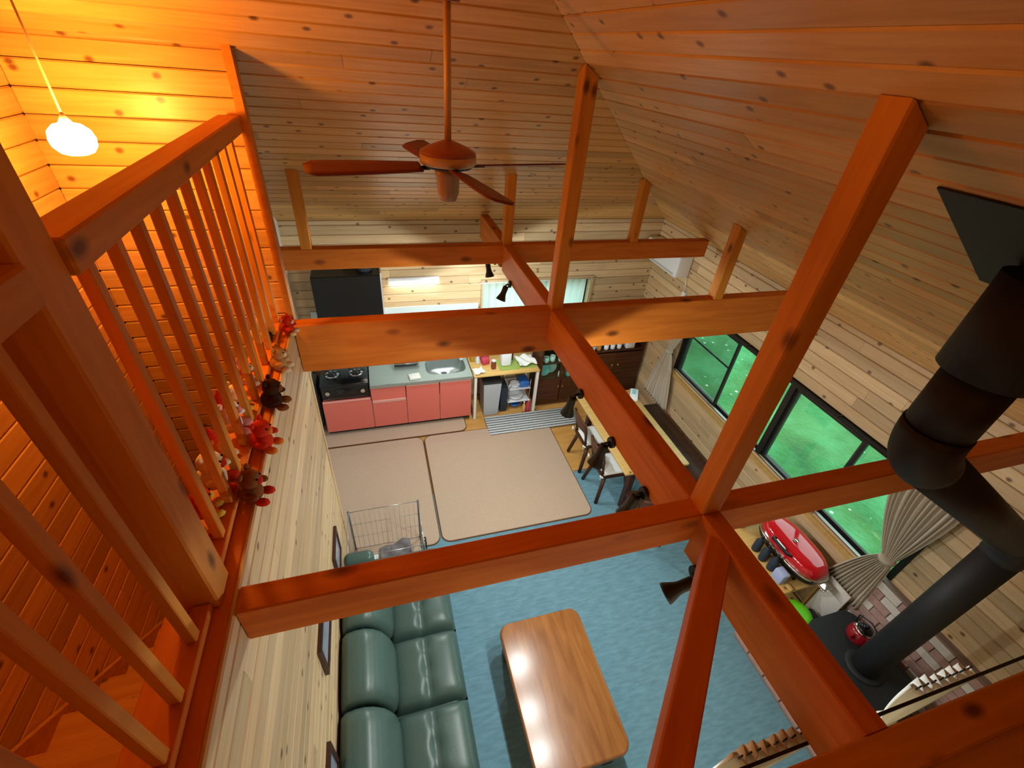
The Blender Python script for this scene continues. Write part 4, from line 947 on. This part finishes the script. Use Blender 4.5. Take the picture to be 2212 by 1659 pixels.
MB().lathe([(.13, .586), (.125, .60), (.11, .605)], 24, Matrix.Translation((-.08, -.045, 0))).build('flue_collar', 'cast_iron', ws)
LP = Vector((3.72, .615, .0)); UP = Vector((2.235, .66, 0)); RP = .094
sp_ = thing('stove_pipe', 'thick matt black stove pipe with two bends', 'pipe', (LP.x, LP.y, .682))
o0 = Vector((LP.x, LP.y, .682))
zl = 2.22; zu = 3.16
e1 = Vector((LP.x, LP.y, zl)); e2 = Vector((UP.x, UP.y, zu)); dd_ = (e2 - e1).normalized()
MB().cyl(tuple(Vector((LP.x, LP.y, .683)) - o0), tuple(e1 - Vector((0, 0, .12)) - o0), RP, n=28).build('lower_pipe', 'stove_pipe', sp_)
def elbow(c, din, dout, name):
    pts = []; 
    for i in range(9):
        t = i / 8; p = (c - din * .12) * (1 - t) ** 2 + c * 2 * t * (1 - t) + (c + dout * .12) * t * t; pts.append(tuple(p - o0))
    MB().tube(pts, RP + .004, 28).build(name, 'stove_pipe', sp_)
elbow(e1, Vector((0, 0, 1)), dd_, 'lower_elbow'); elbow(e2, dd_, Vector((0, 0, 1)), 'upper_elbow')
MB().cyl(tuple(e1 + dd_ * .12 - o0), tuple(e2 - dd_ * .12 - o0), RP, n=28).build('slanted_pipe', 'stove_pipe', sp_)
MB().cyl(tuple(e2 + Vector((0, 0, .12)) - o0), tuple(e2 + Vector((0, 0, .33)) - o0), RP, n=28).build('upper_pipe', 'stove_pipe', sp_)
ztp = ZW + S * (W - UP.x)
MB().cyl(tuple(e2 + Vector((0, 0, .331)) - o0), tuple(Vector((UP.x, UP.y, ztp - .03)) - o0), RP + .026, n=28).build('insulated_pipe', 'stove_pipe', sp_)
fp = MB(); nn = Vector(nr) * -1
def spt(x, y, off): return tuple(Vector((x, y, ZW + S * (W - x))) + nn * off - o0)
cn_ = [(2.005, .40), (2.46, .40), (2.46, .925), (2.005, .925)]
fp.add([spt(x, y, .002) for x, y in cn_] + [spt(x, y, .008) for x, y in cn_], [(0, 1, 2, 3), (7, 6, 5, 4), (0, 4, 5, 1), (1, 5, 6, 2), (2, 6, 7, 3), (3, 7, 4, 0)])
fp.build('roof_plate', 'flash_plate', sp_)
kt = thing('red_kettle', 'dark red kettle with black lid on the wood stove', 'kettle', (3.86, .80, .6612))
MB().lathe([(.07, 0), (.085, .015), (.088, .06), (.075, .10), (.062, .115)], 24).build('body', 'kettle_red', kt); MB().lathe([(.064, .1155), (.066, .125), (.055, .13)], 24).build('rim', 'chrome', kt)
ld_ = MB().lathe([(.056, .1305), (.05, .145), (.02, .155), (0, .156)], 20).build('lid', 'black_gloss', kt); MB().ball((0, 0, .168), .014, 10, 6).build('knob', 'black_gloss', ld_)
MB().tube([(.0, .07, .11), (0, .085, .19), (0, 0, .225), (0, -.085, .19), (0, -.07, .11)], .006, 8).build('handle', 'black_metal', kt); MB().tube([(-.075, 0, .05), (-.11, 0, .09), (-.125, 0, .115)], [.018, .012, .009], 8).build('spout', 'kettle_red', kt)
# blue boxes by the stove
tag(MB().rbox(-.08, .08, -.07, .07, 0, .30, .008, 1).build('blue_crate', 'slate_blue', loc=(4.04, .215, .0755)), 'slate blue crate in the corner beside the stove', 'crate')
tag(MB().rbox(-.07, .07, -.05, .05, 0, .12, .008, 1).build('navy_box', 'navy', loc=(4.05, .215, .3765)), 'navy box stacked on the slate blue crate', 'box')

# grill on low shelf
ls = thing('low_shelf', 'low wooden shelf below the window carrying the red grill', 'shelf', (3.93, 1.62, 0))
MB().rbox(-.32, .17, -.35, .55, .555, .58, .004, 1).build('shelf_board', 'table_yellow', ls); MB().rbox(-.32, .17, -.35, .55, .12, .14, .004, 1).build('shelf_board', 'table_yellow', ls)
for x in (-.31, .145):
    for y in (-.34, .52): MB().box(x, x + .022, y, y + .022, 0, .5545).build('leg', 'table_yellow', ls)
gl_ = thing('camping_grill', 'portable camping grill with glossy red oval lid', 'grill', (3.905, 1.56, .5805))
def oval(mb, rows, n=36, p=2.6):
    vv = []; 
    for (rx, ry, z_) in rows:
        for i in range(n):
            t = 2 * PI * i / n; c, s_ = math.cos(t), math.sin(t); r = (abs(c) ** p + abs(s_) ** p) ** (-1 / p); vv.append((rx * r * c, ry * r * s_, z_))
    m_ = len(rows); return mb.add(vv, [(k * n + i, k * n + (i + 1) % n, (k + 1) * n + (i + 1) % n, (k + 1) * n + i) for k in range(m_ - 1) for i in range(n)] + [tuple(reversed(range(n))), tuple((m_ - 1) * n + i for i in range(n))], True)
oval(MB(), [(.12, .24, .04), (.165, .31, .07), (.18, .335, .12), (.18, .335, .135)]).build('base', 'black_metal', gl_)
oval(MB(), [(.183, .34, .1355), (.187, .345, .15), (.18, .336, .158)]).build('rim', 'chrome', gl_)
lid = oval(MB(), [(.172, .326, .1585), (.165, .316, .20), (.145, .29, .235), (.11, .24, .255), (.06, .16, .263), (.01, .04, .265)]).build('lid', 'red_enamel', gl_)
MB().tube([(-.155, .10, .225), (-.20, .08, .25), (-.205, 0, .255), (-.20, -.08, .25), (-.155, -.10, .225)], .014, 10).build('handle', 'black_metal', lid)
MB().tube([(-.195, .05, .272), (-.20, 0, .276), (-.195, -.05, .272)], .006, 8).build('handle_inlay', 'white_plastic', lid)
MB().lathe([(.022, 0), (.022, .012), (0, .014)], 14, Matrix.Translation((-.03, .0, .2635))).build('thermometer', 'chrome', lid)
for sy in (-1, 1): MB().rbox(-.05, .05, sy * .375 - .035, sy * .375 + .035, .125, .145, .01, 2).build('side_handle', 'chrome', gl_)
for sx in (-1, 1):
    for sy in (-1, 1): MB().cyl((sx * .10, sy * .2, 0), (sx * .10, sy * .2, .05), .012, n=8).build('foot', 'black_metal', gl_)
# things left of the grill
gk = 'clutter beside the grill'
bk_ = thing('wicker_basket', 'brown wicker basket beyond the dark bottles', 'basket', (3.72, 2.00, .5805)); MB().lathe([(.07, 0), (.09, .06), (.10, .14), (.092, .14), (.082, .06), (.062, .012), (0, .012)], 20).build('body', 'plush_tan', bk_); MB().tube([(.096, 0, .135), (.075, 0, .21), (0, 0, .24), (-.075, 0, .21), (-.096, 0, .135)], .008, 8).build('handle', 'plush_tan', bk_)
for k, (x, y) in enumerate(((3.675, 1.70), (3.665, 1.60), (3.672, 1.50))):
    bottle(x, y, .5805, .036, .20, 'navy', 'black_gloss', ['dark bottle farthest from the stove, left of the red grill', 'middle dark bottle left of the red grill', 'dark bottle nearest the stove, left of the red grill'][k], 'bottle', 'dark_bottle', gk, .35)
tag(MB().rbox(-.04, .04, -.05, .05, 0, .12, .008, 2).build('gas_carton', 'lav_blue', loc=(3.665, 1.395, .5805)), 'pale blue carton on the shelf left of the red grill', 'carton')
tag(MB().rbox(-.02, .02, -.03, .03, 0, .03, .004, 1).build('firewood_block', 'table_yellow', loc=(3.70, 1.30, .5805), rotz=.15), 'small light wood block on the shelf end in front of the grill', 'block')
lb = thing('lime_tub', 'bright lime green tub beside the hearth', 'tub', (3.685, 1.125, .0765))
oval(MB(), [(.07, .08, 0), (.085, .095, .22), (.10, .11, .42)], 28, 2).build('body', 'lime', lb); oval(MB(), [(.103, .113, .4205), (.106, .116, .43), (.098, .108, .44), (.06, .07, .443)], 28, 2).build('lid', 'lime', lb)
tag(MB().rbox(-.07, .07, -.06, .06, 0, .30, .03, 3).build('coal_sack', 'black_metal', loc=(3.90, 1.12, .0765)), 'black sack between the lime tub and the stove', 'sack')
tag(MB().rbox(-.01, .01, -.10, .10, 0, .62, .003, 1).build('white_board', 'white_paint', loc=(4.07, 1.16, .0765)), 'white board leaning behind the near window curtain', 'board')

# ------------------------------------------------------------------ plush toys on the stair ledge
def plush(x, y, rz, s, body, belly, ears, label, hat=None):
    s *= .78
    t = thing('plush_toy', label, 'toy', (x, y, 2.6905 if x > -.06 else 2.7255), rz, 'plush toys on the stair ledge'); 
    MB().ball((0, 0, .055 * s), .055 * s, 12, 8, (1, .85, 1)).build('body', body, t)
    h = MB().ball((.015 * s, 0, .135 * s), .045 * s, 12, 8).build('head', body, t)
    MB().ball((.05 * s, 0, .125 * s), .02 * s, 8, 6).build('muzzle', belly, h)
    for sy in (-1, 1):
        MB().ball((.0, sy * .033 * s, (.175 if ears == 'short' else .20) * s), .016 * s, 8, 6, (.7, 1, 1 if ears == 'short' else 2.2)).build('ear', body, h)
        MB().ball((.056 * s, sy * .017 * s, .148 * s), .005 * s, 6, 4).build('eye', 'plush_black', h)
        MB().ball((.03 * s, sy * .055 * s, .075 * s), .02 * s, 8, 6, (1.6, .9, .9)).build('arm', body, t)
        MB().ball((.055 * s, sy * .035 * s, .022 * s), .022 * s, 8, 6, (1.5, .9, .95)).build('leg', belly, t)
    if hat: MB().lathe([(.04 * s, .165 * s), (.03 * s, .20 * s), (.0, .245 * s)], 12).build('hat', hat, h)
    return t
P_ = [(-.012, 2.62, -.3, .85, 'plush_red', 'plush_cream', 'short', 'small red plush toy at the far end of the stair ledge', None),
      (-.145, 2.50, .2, 1.0, 'plush_yellow', 'plush_dark', 'short', 'yellow and dark plush toy behind the far balusters', None),
      (-.018, 2.235, -.2, 1.0, 'plush_tan', 'plush_cream', 'short', 'tan plush bear hanging over the far part of the ledge', None),
      (-.145, 2.07, .1, .95, 'plush_pink', 'plush_cream', 'long', 'pink plush rabbit behind the balusters', None),
      (-.010, 1.91, -.1, 1.15, 'plush_dark', 'plush_brown', 'short', 'dark brown plush toy sticking out over the ledge', None),
      (-.150, 1.865, .3, 1.0, 'plush_cream', 'plush_yellow', 'short', 'cream plush toy with yellow feet behind the balusters', None),
      (-.145, 1.72, 0, 1.2, 'plush_white', 'plush_pink', 'short', 'white plush toy with pink muzzle in the middle of the ledge', 'plush_red'),
      (-.014, 1.625, -.3, 1.1, 'plush_red', 'plush_orange', 'short', 'red plush bear with orange paws on the outer ledge', None),
      (-.150, 1.53, .2, 1.0, 'plush_orange', 'plush_cream', 'short', 'orange plush toy behind the middle balusters', 'plush_red'),
      (-.145, 1.40, 0, 1.25, 'plush_cream', 'plush_red', 'short', 'large cream plush toy with red muzzle', None),
      (-.014, 1.34, -.2, 1.1, 'plush_brown', 'plush_red', 'short', 'brown plush bear with red paws on the outer ledge', None),
      (-.150, 1.262, .3, .95, 'plush_red', 'plush_yellow', 'short', 'red plush toy with yellow feet at the near end of the ledge', None),
      (-.150, 1.13, .1, .8, 'plush_yellow', 'plush_red', 'short', 'small yellow plush toy next to the big post', None)]
for p in P_: plush(*p)
